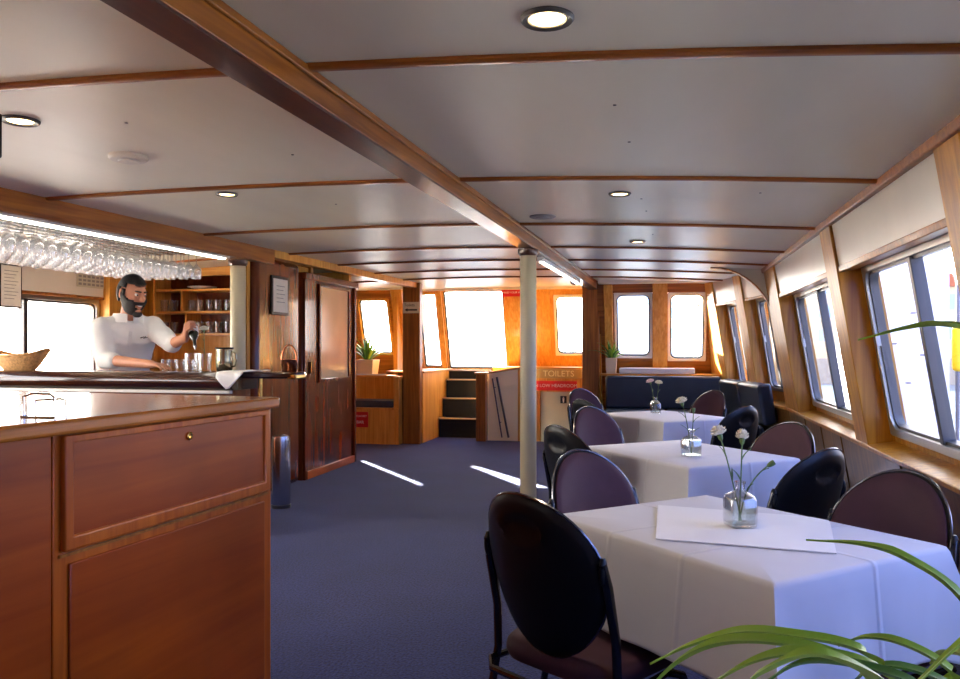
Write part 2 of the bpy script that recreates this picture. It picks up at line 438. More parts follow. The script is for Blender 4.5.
def window(M,a0,a1,b0,b1,cf,cb,mull=None,fw=.045,r=.09,mat=None):
    WN[0]+=1; mat=mat or ALU
    inn=rrect(a0+fw,a1-fw,b0+fw,b1-fw,r)
    o=ringmesh(M,sqmatch(a0,a1,b0,b1,inn),inn,cf,cb).build('window_%d'%WN[0],mat,None,bevel=.004); o['kind']='structure'
    in2=rrect(a0+fw+.016,a1-fw-.016,b0+fw+.016,b1-fw-.016,r*.85)
    ringmesh(M,inn,in2,cf+.02,cb-.004).build('gasket',ALUD if mull else BLACKP,o)
    mid=(cf+cb)/2
    if mull:
        MB(M).box(mull-.022,mull+.022,b0+fw,b1-fw,cf+.004,cb-.006).build('mullion',ALUD,o,bevel=.004)
        rr=[(a0+fw+.01,mull-.01),(mull+.01,a1-fw-.01)]
        MB(M).box(a1-fw-.03,a1-fw-.012,(b0+b1)/2+.02,(b0+b1)/2+.09,cf-.006,cf+.02).build('window_latch',ALU,o,bevel=.003)
    else: rr=[(a0+fw+.01,a1-fw-.01)]
    for x0,x1 in rr:
        MB(M).box(x0,x1,b0+fw+.01,b1-fw-.01,mid+.006,mid+.010).build('pane',PANE,o,smooth=False)
    return o
pil=[(-3.2,-2.9),(-1.35,-1.08),(.82,1.09),(2.98,3.24),(5.10,5.40),(7.52,8.22)]
bays=[(-2.9,-1.35),(-1.08,.82),(1.09,2.98),(3.24,5.10),(5.40,7.52)]
holes=[(a+.05,b-.06,.74,1.735) for a,b in bays]
struct(cells(MB(FR),-3.2,8.24,-.02,2.16,.14,.20,holes),'wall_right',W_PIL,smooth=False)
struct(MB(FR).box(-3.2,8.22,0,.665,.0,.14),'wall_right_lower',W_LOW,smooth=False)
for a,b in pil: trim(MB(FR).box(a,b,.66,2.10,-.012,.15),W_PIL,bevel=.006)
for (a,b),h in zip(bays,holes):
    trim(MB(FR).box(a,b,1.755,2.06,.006,.139),PANELW,smooth=False)
    trim(MB(FR).box(a,b,1.722,1.757,-.004,.139),W_DARK,bevel=.004)
    window(FR,h[0],h[1],h[2],h[3],.105,.175,(h[0]+h[1])/2)
trim(MB(FR).box(-3.2,8.2,.662,.692,-.022,.14),W_PIL,bevel=.006)
trim(MB(FR).box(-3.2,8.22,2.005,2.05,-.03,.03),W_RIB,bevel=.008)
for a in (-2,-.2,1.9,3.6,4.5,5.9,6.6,7.3): trim(MB(FR).box(a,a+.035,.0,.66,-.008,.01),W_LOW,bevel=.003)
trim(MB(FR).box(-3.2,8.22,.0,.09,-.014,.01),W_LOW,bevel=.003)
# bow part of that wall
h2=[(.08,.72,.80,1.78),(1.08,1.74,.80,1.78)]
struct(cells(MB(FR2),-.02,2.5,-.02,2.2,.13,.19,h2),'wall_right_bow',W_TEAK,smooth=False)
struct(MB(FR2).box(0,2.5,0,.66,0,.13),'wall_right_bow_lower',W_LOW,smooth=False)
for a,b in ((.78,1.02),(1.82,2.5)): trim(MB(FR2).box(a,b,.66,2.14,-.012,.14),W_TEAK,bevel=.005)
for a,b in ((0.03,.78),(1.02,1.82)):
    trim(MB(FR2).box(a,b,1.80,2.09,.006,.13),PANELW,smooth=False)
    trim(MB(FR2).box(a,b,1.772,1.80,-.004,.13),W_DARK,bevel=.003)
for h in h2: window(FR2,*h,.10,.165,(h[0]+h[1])/2,fw=.035,r=.07)
trim(MB(FR2).box(0,2.3,.662,.69,-.02,.13),W_TEAK,bevel=.004)
# arched web frame at the wide pilaster
arch=[]; R=.52
pts=[]
base=Vector((.99,8.22,0))
for i in range(15):
    a=PI/2*i/14
    # curve from the ceiling (inboard) down to the wall
    x=.985-.50+ .50*math.sin(a); z=2.045-.50+.50*math.cos(a)
    lean=(.167*(2.045-z))
    pts.append((x+lean,8.16,z))
poly=pts+[(1.20,8.16,1.54),(1.05,8.16,2.06),(.45,8.16,2.06)]
trim(MB().prism(poly,(0,.05,0)),PANELW,smooth=False)
edge=MB(); 
edge.loft([[ (p[0]-.0,p[1]-.012,p[2]-.012),(p[0],p[1]-.012,p[2]+.004),(p[0],p[1]+.062,p[2]+.004),(p[0],p[1]+.062,p[2]-.012)] for p in pts])
trim(edge,W_DARK)

# ---- front walls (raked) -----------------------------------------------------
rk=Vector((0,-.33,.944)).normalized(); nf=Vector((0,.944,.33)).normalized()
def FF(y0): return frame((0,y0,0),(1,0,0),rk,nf)     # y0 = y at z=0
def zb(z): return z/.944
FA=FF(10.90); FC=FF(11.93); FL=FF(11.38)
hA=[(-.57,-.095,zb(1.12),zb(1.945)),(.095,.565,zb(1.085),zb(1.94))]
struct(cells(MB(FA),-.78,1.3,-.02,2.32,0,.06,hA),'wall_front_starboard',W_DARK,smooth=False)
hC=[(-3.47,-3.17,zb(.95),zb(2.06)),(-3.09,-2.17,zb(.93),zb(2.09)),(-1.47,-.99,zb(1.14),zb(2.0))]
struct(cells(MB(FC),-3.6,-.72,-.02,2.40,0,.06,hC),'wall_front_centre',W_TEAK,smooth=False)
hL=[(-4.20,-3.73,zb(1.15),zb(1.95))]
struct(cells(MB(FL),-4.998,-3.5,-.02,2.36,0,.06,hL),'wall_front_port',W_DARK,smooth=False)
for h in hA: window(FA,*h,-.012,.05,fw=.03,r=.075,mat=WHITEP)
for h in hC[2:]: window(FC,*h,-.012,.05,fw=.03,r=.075,mat=WHITEP)
window(FC,*hC[1],-.012,.05,fw=.02,r=.02,mat=W_TEAK)
window(FC,*hC[0],-.012,.05,fw=.02,r=.02,mat=W_TEAK)
window(FL,*hL[0],-.012,.05,fw=.025,r=.05,mat=W_TEAK)
trim(MB(FA).box(-.09,.09,zb(.98),2.3,-.07,0),W_TEAK,bevel=.005)
trim(MB(FA).box(-.69,-.585,zb(.98),2.3,-.07,0),W_TEAK,bevel=.005)
trim(MB(FC).box(-1.78,-1.52,zb(.98),2.36,-.03,0),W_TEAK,bevel=.005)
trim(MB(FC).box(-3.165,-3.095,zb(.95),2.36,-.06,0),W_TEAK,bevel=.005)
trim(MB(FL).box(-3.66,-3.5,zb(1.0),2.3,-.09,0),W_TEAK,bevel=.005)
# cream cornice in front
trim(MB().box(-3.5,-.8,11.12,11.30,2.075,2.13),CREAM,bevel=.004)
trim(MB().box(-.75,.75,9.98,10.12,2.045,2.11),CREAM,bevel=.004)
trim(MB().box(-4.98,-3.3,10.5,10.66,2.06,2.09),CREAM,bevel=.004)
# side return between port and centre front walls
struct(MB().box(-3.62,-3.56,10.6,11.95,0,2.12),'wall_return_port',W_TEAK,smooth=False)
struct(MB().box(-.80,-.74,10.4,11.95,0,2.12),'wall_return_starboard',W_TEAK,smooth=False)
# left wall
FLW=frame((-5.0,0,0),(0,1,0),(0,0,1),(-1,0,0))
hl=[(1.2,3.0,.8,1.68),(3.3,4.9,.8,1.68),(5.08,6.36,.85,1.685),(10.50,10.69,1.15,1.93)]
struct(cells(MB(FLW),-3.2,11.3,-.02,2.12,0,.07,hl),'wall_left',W_PIL,smooth=False)
for h in hl[:3]: window(FLW,*h,-.01,.06,(h[0]+.42 if h[0]>5 else (h[0]+h[1])/2),fw=.035,r=.05)
window(FLW,*hl[3],-.01,.06,fw=.008,r=.01)  # unseen slit window added to throw a narrow sun streak on the carpet
trim(MB().box(-5.0,-4.965,3.2,6.53,1.71,1.97),CREAM,bevel=.004)
trim(MB().box(-5.0,-4.955,3.2,6.56,1.688,1.712),W_RIB,bevel=.003)
trim(MB().box(-5.0,-4.955,3.2,6.56,1.968,1.995),W_RIB,bevel=.003)
trim(MB().box(-5.0,-4.90,6.38,6.62,0,2.03),W_TEAK,bevel=.004)
# rear wall
FB=frame((0,-3.1,0),(1,0,0),(0,0,1),(0,-1,0))
hb=[(-3.9,-2.9,.85,1.75)]
struct(cells(MB(FB),-5.2,1.5,-.02,2.15,0,.07,hb),'wall_rear',W_PIL,smooth=False)
for h in hb: window(FB,*h,-.01,.06,(h[0]+h[1])/2)

# ---- cherry partition + cupboard doors along the aisle --------------------------
struct(MB().box(-3.42,-3.28,6.10,6.93,0,2.03),'wall_partition',W_CHER,bevel=.05,seg=4)
struct(MB().box(-5.0,-3.42,7.46,7.52,0,2.1),'wall_galley',W_DARK,smooth=False)
struct(MB().box(-5.0,-3.34,8.28,8.34,0,2.1),'wall_cabin',W_TEAK,smooth=False)
trim(MB().box(-3.40,-3.34,6.05,6.10,0.0,1.98),W_TEAK,bevel=.004)
# cupboard / doorway unit
d=MB().box(-3.42,-3.285,6.98,8.30,0.0,1.965).build('door_1',W_CHER,None,bevel=.006); d['kind']='structure'
for q in ((6.99,7.05,.0,1.96),(8.25,8.30,.0,1.96)):
    MB().box(-3.29,-3.262,q[0],q[1],q[2],q[3]).build('door_stile',W_CHER,d,bevel=.005)
MB().box(-3.29,-3.262,7.05,8.25,0,.075).build('door_bottom_rail',W_RED,d,bevel=.005)
MB().box(-3.29,-3.24,6.97,8.31,1.90,1.965).build('door_head',W_CHER,d,bevel=.008)
FP=frame((-3.285,0,0),(0,1,0),(0,0,1),(1,0,0))
o_=[(7.33,.91),(8.13,.91),(8.13,1.885),(7.33,1.885)]; i_=[(7.37,.945),(8.09,.945),(8.09,1.855),(7.37,1.855)]
ringmesh(FP,o_,i_,0,.022).build('pane_frame',W_CHER,d,bevel=.004)
MB(FP).box(7.36,8.10,.94,1.86,0.0,.006).build('frosted_pane',plain('frosted glass',srgb(222,200,156),.12,0,.6,.6,var=.06,scale=4),d,smooth=False)
MB(FP).box(7.12,7.135,1.0,1.12,0,.03).build('door_handle',BRASS,d,bevel=.004)

# ---- pillars and posts -----------------------------------------------------------
def post(name,label,x,y,z1,r=.062):
    t=thing(name,label,'post',(x,y,0))
    MB().lathe([(r,0.0),(r,z1)],n=28).build('shaft',POSTM,t)
    MB().lathe([(r+.018,0),(r+.018,.012),(r+.004,.02)],n=28).build('base_ring',POSTM,t)
    MB().lathe([(r+.004,z1-.05),(r+.016,z1-.03),(r+.016,z1)],n=28).build('collar',W_BEAMD,t)
    return t
post('support_post','cream round post in the blue carpet under the middle of the long ceiling beam',-.975,6.0,1.998)
post('support_post','cream round post rising behind the bar beside the bar shelves',-3.385,5.98,1.972)
def pillar(name,label,x0,x1,y0,y1,z1,mat):
    return tag(MB().box(x0,x1,y0,y1,0,z1).build(name,mat,None,bevel=.012,seg=3),label,'pillar')
pillar('wooden_pillar','brown wooden pillar carrying the small cream toilet arrow sign',-3.275,-3.04,9.95,10.08,2.10,W_PILLAR)
pillar('wooden_pillar','dark brown wooden pillar between toilet corner and navy corner settee',-.975,-.76,10.30,10.42,2.10,W_PILLAR)

# ---- forward joinery: niche bench, stairs, stairwell ------------------------------
b=thing('niche_bench','varnished bench with navy seat pad in the niche behind the cherry door','bench',(-3.95,10.05,0))
MB().box(-.98,.66,-.20,-.16,0,.47).build('front_panel',W_TEAK,b,bevel=.003)
MB().box(-.98,.66,-.22,.21,.45,.475).build('seat_board',W_TEAK,b,bevel=.004)
MB().box(-.98,.58,-.21,.19,.476,.565).build('seat_cushion',NAVY,b,bevel=.018,seg=3)
MB().box(-.98,.58,.19,.23,.47,.85).build('back_panel',W_TEAK,b,bevel=.003)
MB().box(.59,.66,-.21,.24,0,.88).build('end_panel',W_TEAK,b,bevel=.004)
MB().box(-.98,.58,.17,.50,.85,.88).build('ledge',W_TEAKX,b,bevel=.004)
struct(MB().box(-3.28,-3.04,10.09,11.6,0,.92),'wall_stair_side',W_TEAK,smooth=False)
trim(MB().box(-3.55,-3.02,10.09,11.58,.92,.945),W_TEAKX,bevel=.004)
st=thing('stair_flight','short dark carpeted stair flight with pale nosings below the bright front window','stairs',(-2.72,10.84,0))
SD=plain('stair carpet',srgb(20,20,28),.95,var=.2,scale=60)
for k,(y,z) in enumerate(((0,.27),(.20,.54),(.40,.80),(.56,.93))):
    MB().box(-.31,.31,y,.72,0 if k==0 else z-.27,z-.018).build('step',SD,st)
    MB().box(-.315,.315,y-.018,y+.05,z-.018,z).build('nosing',plain('nosing',srgb(190,160,120),.4) if k==0 else bpy.data.materials['nosing'],st,bevel=.004)
n_=thing('stair_newel','square varnished newel post at the foot of the short stairs','newel',(-2.34,10.50,0))
MB().box(-.065,.065,-.06,.06,0,.90).build('post_shaft',W_PILLAR,n_,bevel=.006)
MB().box(-.085,.085,-.08,.08,.90,.925).build('post_cap',W_TEAKX,n_,bevel=.008)
struct(MB().prism([(-2.275,10.58,-.02),(-1.84,10.58,-.02),(-1.84,10.58,.97),(-2.275,10.58,.90)],(0,.035,0)),'wall_stairwell',plain('stairwell paint with sunlight',srgb(252,240,200),.5),smooth=False)  # pale yellow-white colour stands in for sunlight on this panel
trim(MB().prism([(-2.275,10.56,.90),(-1.82,10.56,.972),(-1.82,10.56,1.0),(-2.275,10.56,.925)],(0,.08,0)),W_TEAKX,bevel=.004)
trim(MB().box(-1.86,-1.82,10.575,10.62,-.02,.97),W_TEAK,bevel=.004)
hr=thing('stair_handrail','dark steel handrail sloping down the cream stairwell panel','handrail',(-2.1,10.54,0))
MB().tube([(-.04,0,.86),(.12,0,.05)],.014,10).build('upper_rail',ALUD,hr)
MB().tube([(-.10,0,.84),(.03,0,.05)],.009,10).build('lower_rail',ALUD,hr)
for z in (.72,.25):
    MB().tube([(-.085+.0+(.84-z)*.16,0,z),(-.085+(.84-z)*.16,.042,z)],.006).build('bracket',ALUD,hr)
# toilet doorway in the stairwell
struct(cells(MB(frame((0,10.9,0),(1,0,0),(0,0,1),(0,1,0))),-2.27,-.9,-1.3,.98,0,.05,[(-1.60,-1.05,-1.25,.655)]),'wall_toilet',W_TEAK,smooth=False)
trim(MB().box(-2.27,-.8,10.88,11.6,.965,.985),W_TEAKX,bevel=.004)
struct(MB().box(-2.27,-1.0,10.6,10.92,-1.3,-1.25),'floor_stairwell',CARPET,smooth=False)
dd=MB().box(-1.595,-1.055,10.905,10.94,-1.25,.65).build('door_2',DOORW,None,bevel=.003); dd['kind']='structure'
MB().tube([(-1.54,10.90,-.30),(-1.54,10.875,-.30),(-1.46,10.875,-.30)],.008).build('door_handle',STEEL,dd)
trim(MB().box(-1.70,-1.60,10.87,10.905,-1.2,.66),W_PILLAR,bevel=.003)

# ------------------------------------------------------------------ signs
def sign(name,label,cx,y,cz_,w,h,mat,lines,tm,ex=.006,border=None,rz=0,tilt=0):
    s=thing(name,label,'sign',(cx,y,cz_),rz); s.rotation_euler=(tilt,0,rz)
    MB().box(-w/2,w/2,0,ex,-h/2,h/2).build('sign_board',mat,s,bevel=.002)
    for (tx,size,x,z,mm) in lines:
        text(tx,size,mm or tm,s,Matrix.Translation((x,-.0012,z))@RX90)
    return s
sign('red_bench_sign','red LIFE JACKET BAR notice on the bench front in the niche',-3.815,9.838,.317,.215,.20,REDS,[('LIFE JACKET',.034,0,.045,None),('BAR',.055,0,-.035,None)],WHITEP,.012)
s=sign('toilet_arrow_sign','small cream Toilets sign with black arrow on brown wooden pillar',-3.157,9.94,1.775,.215,.145,SIGNC,[('Toilets',.052,-.02,.032,None)],INK,.009)
MB().prism([(-.085,-.0015,-.03),(-.045,-.0015,-.008),(-.045,-.0015,-.02),(.085,-.0015,-.02),(.085,-.0015,-.04),(-.045,-.0015,-.04),(-.045,-.0015,-.052)],(0,.002,0)).build('arrow',INK,s)
sign('toilets_sign','cream TOILETS sign board with pale letters above the red headroom sign',-1.41,10.872,.897,.76,.125,plain('sign wood',srgb(176,140,84),.45),[('TOILETS',.115,.06,0,None)],GOLDL,.026)
sign('headroom_sign','long red CAUTION LOW HEADROOM sign across the top of the cream door',-1.50,10.868,.735,.80,.13,REDS,[('CAUTION LOW HEADROOM',.062,0,0,None)],WHITEP,.03)
sign('head_warning_sign','red MIND YOUR HEAD sign high beside the cream round post',-2.02,11.155,2.035,.34,.115,REDS,[('MIND YOUR HEAD',.038,0,0,None)],WHITEP,.01,tilt=.33)
s=sign('toilet_symbol_plate','small dark plate with a white figure on the cream toilet door',-1.285,10.896,.545,.085,.10,INK,[],WHITEP,.008)
mf=MB(); mf.ball((0,-.002,.031),.008,.002,.008,8)
mf.prism([(-.013,-.003,.02),(.013,-.003,.02),(.011,-.003,-.008),(.007,-.003,-.04),(-.007,-.003,-.04),(-.011,-.003,-.008)],(0,.003,0)); mf.build('figure_symbol',WHITEP,s)

# ------------------------------------------------------------------ settee
se=thing('corner_settee','navy vinyl corner settee wrapping the window corner behind the far table','settee',(0,0,0))
def cush(mb,name,bev=.03): return mb.build(name,NAVY,se,bevel=bev,seg=3)
MB().box(-.66,.72,9.50,10.2,0,.36).build('settee_base',W_LOW,se)
cush(MB().box(-.66,.72,10.02,10.16,.50,.905),'back_cushion')
for x0,x1 in ((-.66,.06),(.07,.72)):
    cush(MB().box(x0,x1,9.44,10.02,.36,.51),'seat_cushion')
MB(FR2).box(.28,1.72,0,.36,-.62,-.03).build('side_base',W_LOW,se)
for a0,a1 in ((.28,.95),(.96,1.66)):
    cush(MB(FR2).box(a0,a1,.50,.915,-.17,-.03),'back_cushion')
    cush(MB(FR2).box(a0,a1,.36,.51,-.66,-.17),'seat_cushion')
trim(MB().box(-.74,.80,10.17,10.50,.90,.925),W_TEAKX,bevel=.004)
o=tag(MB().box(-.50,.42,10.18,10.38,.926,1.0).build('folded_cloth',CLOTH2,None,bevel=.012,seg=3),'white folded cloths laid along the ledge above the navy settee','cloth')
o=tag(MB().box(-4.42,-3.60,10.225,10.255,.881,.90).build('folded_cloth',CLOTH2,None,bevel=.006),'white strip of cloth lying on the niche ledge before the pot','cloth')

# ------------------------------------------------------------------ potted plants on the ledges
def blade(base,az,L,up,w,bend,n=9,mb=None,thick=.0012,twist=0):
    # arching pointed leaf, closed thin solid
    d=Vector((math.cos(az),math.sin(az),0)); side=Vector((-d.y,d.x,0)); base=Vector(base)
    p=base.copy(); e=up; rings=[]
    for i in range(n+1):
        t=i/n
        ww=w*(.55+.9*t if t<.35 else (1-t)/.65*.865+.0)*.5+.0006
        dirv=d*math.cos(e)+Vector((0,0,1))*math.sin(e); nr=dirv.cross(side)
        rings.append([p-side*ww+nr*ww*.35,p+nr*-thick,p+side*ww+nr*ww*.35,p+nr*(thick+.0*ww)])
        p=p+dirv*(L/n); e-=bend/n
    (mb or MB()).loft(rings)
    return rings
def pot_plant(label,loc,w,h,nl,L,rz=0):
    t=thing('potted_plant',label,'potted plant',loc,rz)
    m=MB(); r0=w*.42; r1=w*.5
    rings=[[(sx*r,sy*r,z) for sx,sy in ((-1,-1),(1,-1),(1,1),(-1,1))] for r,z in ((r0,0),(r1,h),(r1*.9,h),(r1*.88,h-.03))]
    m.loft(rings); m.build('pot',POTC,t,bevel=.006)
    MB().box(-r1*.86,r1*.86,-r1*.86,r1*.86,h-.035,h-.028).build('soil',SOIL,t)
    for k in range(nl):
        mb=MB(); a=2*PI*k/nl*2.4+random.random()*.4; u=.55+.9*(k/nl)
        blade((.02*math.cos(a),.02*math.sin(a),h-.03),a,L*(.75+.4*random.random()),u+.2,.055,.75+.5*random.random(),mb=mb)
        mb.build('leaf',LEAFD if k%3 else LEAF,t)
    return t
pot_plant('leafy green plant in a cream square pot on the niche ledge behind the door',(-3.93,10.40,.881),.27,.21,26,.44)
pot_plant('leafy green plant in a tall cream pot on the ledge beside dark pillar',(-.60,10.24,.926),.14,.20,20,.29)

# ------------------------------------------------------------------ chairs
def make_chair():
    t=thing('banquet_chair','x','chair')
    Rt=Matrix.Rotation(math.radians(-9),4,'X'); T=Matrix.Translation((0,-.183,.658))@Matrix.Rotation(math.radians(15),4,'X')
    A,B=.200,.226
    def bend(x): return .055*(x/.2)**2      # back wraps forward at the sides
    def disc(off,sc,edge,mb,hollow=False,front=False):
        rings=[]; nr=16; nn=56
        for i in range(1,nr+1):
            f=i/nr
            ring=[]
            for j in range(nn):
                a=2*PI*j/nn
                x=A*sc*f*math.cos(a); z=B*sc*f*math.sin(a)
                if z<0: z*=1.02; x*=(1-.06*(z/B)**2)
                y=bend(x)+off+edge*(1-math.sqrt(max(0,1-f**8)))
                if front: y+=.012*(1-f*f)
                if hollow:
                    q=((x/.062)**2+((z-.135)/.032)**2)
                    if q<1.35:
                        k=min(1,max(0,(1.35-q)/.45)); y+=.009*k
                    elif q<2.0: y-=.002
                ring.append((x,y,z))
            rings.append(ring)
        return rings
    back=disc(-.016,1,.016,None,hollow=True); front=disc(.012,1,-.012,None)
    m=MB(T); m.loft(back+front[::-1],True,True); m.build('back_shell',BLACKP,t)
    pad=disc(.026,.955,-.012,None,front=True); pb=disc(.008,.955,0,None)
    m=MB(T); m.loft(pb+pad[::-1]); m.build('back_pad',PURPLE,t)
        # grey metal rim line, painting the highlight along the black shell edge
    m=MB(T); m.tube([(A*1.005*math.cos(2*PI*j/48)*(1-.06*(math.sin(2*PI*j/48))**2 if math.sin(2*PI*j/48)<0 else 1),bend(A*math.cos(2*PI*j/48))+.002,B*1.005*math.sin(2*PI*j/48)*(1.02 if math.sin(2*PI*j/48)<0 else 1)) for j in range(48)],.0042,6,True)
    m.build('edge_trim',TRIMM,t)
    # seat
    rings=[]
    for (z,ins) in ((.385,.03),(.39,.008),(.41,0),(.43,.004),(.445,.02),(.449,.06)):
        pts=rrect(-.205+ins,.205-ins,-.135+ins,.255-ins,.10-ins*.6,5)
        rings.append([(x*(1+.06*(y)),y,z) for x,y in pts])
    MB().loft(rings).build('seat',PURPLE,t)
    # frame
    for s in (-1,1):
        MB().tube([(s*.200,-.150,.720),(s*.206,-.135,.66),(s*.209,-.105,.52),(s*.211,-.100,.40),(s*.214,-.125,.28),(s*.220,-.20,0.0)],[.013,.0145,.0125,.012,.012,.012],10).build('rear_leg',BLACKM,t)
        MB().tube([(s*.205,.13,.380),(s*.207,.195,.355),(s*.208,.225,.29),(s*.215,.25,0.0)],.0115,10).build('front_leg',BLACKM,t)
        MB().ball((s*.203,-.148,.702),.010,.014,.036,8).build('clamp',BLACKP,t)
    MB().tube([(-.21,-.13,.372),(-.16,-.175,.37),(.16,-.175,.37),(.21,-.13,.372),(.200,.15,.378),(.12,.22,.376),(-.12,.22,.376),(-.200,.15,.378)],.010,8,True).build('seat_frame',BLACKM,t)
    return t
CH0=make_chair(); used=[False]
def chair(x,y,az,label):
    # az: facing direction in degrees clockwise from +Y
    rz=-math.radians(az); off=Vector((0,.195,0)); off.rotate(Matrix.Rotation(rz,3,'Z'))
    loc=(x+off.x,y+off.y,0)
    if not used[0]:
        used[0]=True; CH0.location=loc; CH0.rotation_euler=(0,0,rz); CH0['label']=label; CH0['group']='banquet chairs'; return CH0
    return dup(CH0,loc,rz,label,'banquet chairs')
chair(-.33,2.05,34,'black oval-backed banquet chair showing its whole back beside the aisle at the front table')
chair(-.265,2.90,131,'purple padded chair front at the aisle corner behind the front table')
chair(-.46,3.86,45,'black chair back beside the aisle at the middle table')
chair(-.42,5.08,132,'purple padded chair front between middle and far tables on the aisle side')
chair(-.535,5.86,45,'black chair back beside the aisle at the far table')
chair(-.70,7.36,132,'purple padded chair furthest up the aisle, just in front of the toilet door')
chair(.70,2.62,231,'purple padded chair at the window end of the front table, under the near sill')
chair(.585,3.20,-44,'black chair back under the window between front and middle tables')
chair(.625,4.24,229,'purple padded chair under the window sill behind the middle table')
chair(.52,5.40,-44,'black chair back under the window between middle and far tables')
chair(.45,7.32,229,'purple padded chair between far table and navy corner settee')

# ------------------------------------------------------------------ tables
def make_cloth(L,Wd,z,drop):
    m=MB(); r=.012
    NS=14
    def outline(off,depth,wav):
        pts=[]
        hx_,hy_=L/2,Wd/2
        cs=[(hx_,hy_),(-hx_,hy_),(-hx_,-hy_),(hx_,-hy_)]
        for k in range(4):
            a=Vector((*cs[k],0)); b=Vector((*cs[(k+1)%4],0)); ed=(b-a).normalized(); nr=Vector((ed.y,-ed.x,0))
            nxt=ed; prv=Vector((cs[k][0]-cs[k-1][0],cs[k][1]-cs[k-1][1],0)).normalized()
            pn=Vector((prv.y,-prv.x,0)); diag=(pn+nr).normalized()
            ln=(b-a).length
            # corner fold: three points; cloth gathers into a pleat that stands off the corner
            f=depth
            pts.append((a+pn*off-prv*(.004+.11*f),0)); 
            pts.append((a+diag*(off*1.1+.085*f)-prv*.002,.10))
            pts.append((a+nr*off*1.05+ed*(.004+.11*f)-nr*.006*f,.06))
            for i in range(1,NS):
                s=i/NS
                pos=a+ed*(.115*f+ (ln-.225*f)*s)
                w=wav*(math.sin(s*9+k*2.1)*.6+math.sin(s*17+k)*.4)
                pts.append((pos+nr*(off+w),0.0))
        return pts
    rings=[]
    rings.append([Vector((p.x*.02,p.y*.02,z)) for p,_ in outline(0,0,0)])
    rings.append([Vector((p.x*.6,p.y*.6,z)) for p,_ in outline(0,0,0)])
    rings.append([Vector((p.x*.98,p.y*.98,z)) for p,_ in outline(0,0,0)])
    rings.append([Vector((p.x,p.y,z-.003)) for p,_ in outline(0.001,0.0,0)])
    for d in (.012,.05,.11,.18,.25,drop):
        f=min(1,d/drop)
        rings.append([Vector((p.x,p.y,z-d-(ex*.6*f))) for p,ex in outline(.004+.030*f,f,.010*f)])
    m.loft(rings,True,False); m.f.append(list(range(len(rings[0])))[::-1])
    o=m.build('tablecloth',CLOTH,None,sharp=1.2)
    so=o.modifiers.new('Solid','SOLIDIFY'); so.thickness=.0025; so.offset=1
    return o
TBL=None; CLO=None
def table(x,y,rz,tl,cl):
    global TBL,CLO
    L,Wd=.83,.655
    if TBL is None:
        TBL=thing('dining_table',tl,'table',(x,y,0),rz,'cloth covered dining tables')
        MB().box(-L/2+.006,L/2-.006,-Wd/2+.006,Wd/2-.006,.705,.733).build('tabletop',W_DARK,TBL,bevel=.004)
        MB().lathe([(.03,.05),(.03,.70)],n=16).build('pedestal',BLACKM,TBL)
        MB().lathe([(.10,.690),(.10,.704)],n=16).build('top_plate',BLACKM,TBL)
        for k in range(4):
            a=PI/4+k*PI/2
            MB().tube([(.02*math.cos(a),.02*math.sin(a),.06),(.26*math.cos(a),.26*math.sin(a),.022),(.30*math.cos(a),.30*math.sin(a),.013)],[.02,.015,.013],8).build('foot',BLACKM,TBL)
        CLO=make_cloth(L,Wd,.736,.258); CLO.location=(x,y,0); CLO.rotation_euler=(0,0,rz); tag(CLO,cl,'tablecloth','white tablecloths')
    else:
        dup(TBL,(x,y,0),rz,tl); dup(CLO,(x,y,0),rz,cl)
R_=math.radians
table(.200,2.370,R_(-47),'dining table under the front white cloth with two tall carnations','white tablecloth on the front table, hanging full-length in front of the black chair')
table(.115,4.07,R_(-51),'dining table under the middle white cloth with one tall carnation','white tablecloth on the middle table, behind the front table')
table(.03,6.22,R_(-52),'dining table under the far white cloth before the navy settee','white tablecloth on the far table before the navy settee')
table(.42,.52,R_(-47),'dining table under the spider plant, mostly out of view','white tablecloth under the spider plant, mostly out of view')
# small square overlay on the front table
ov=MB()
N=12
P=[Vector((-.013,2.655,0)),Vector((-.018,2.175,0)),Vector((.433,2.117,0)),Vector((.50,2.56,0))]
P=[Vector((.212,2.365,0))+ (p-Vector((.212,2.365,0)))*.97 for p in P]
# keep inside the table top: clip corner coordinates
Mi=Matrix.Rotation(R_(47),3,'Z'); Mo=Matrix.Rotation(R_(-47),3,'Z'); c0=Vector((.212,2.365,0))
def clampT(p):
    q=Mi@(p-c0); q.x=max(-.385,min(.385,q.x)); q.y=max(-.30,min(.30,q.y)); return c0+Mo@q
grid=[[None]*(N+1) for _ in range(N+1)]
top=[];botv=[]
for i in range(N+1):
    r=[]
    for j in range(N+1):
        u=i/N;v=j/N
        p=(P[0]*(1-u)+P[3]*u)*(1-v)+(P[1]*(1-u)+P[2]*u)*v
        p=clampT(p); r.append(ov.av((p.x,p.y,.7405+.0016*math.sin(u*7+1)*math.sin(v*6))))
    top.append(r)
for i in range(N):
    for j in range(N): ov.f.append([top[i][j],top[i+1][j],top[i+1][j+1],top[i][j+1]])
o=ov.build('table_topper',CLOTH2,None,smooth=False); so=o.modifiers.new('Solid','SOLIDIFY'); so.thickness=.003; so.offset=1
tag(o,'small white square cloth under the glass vase on the front table','cloth')

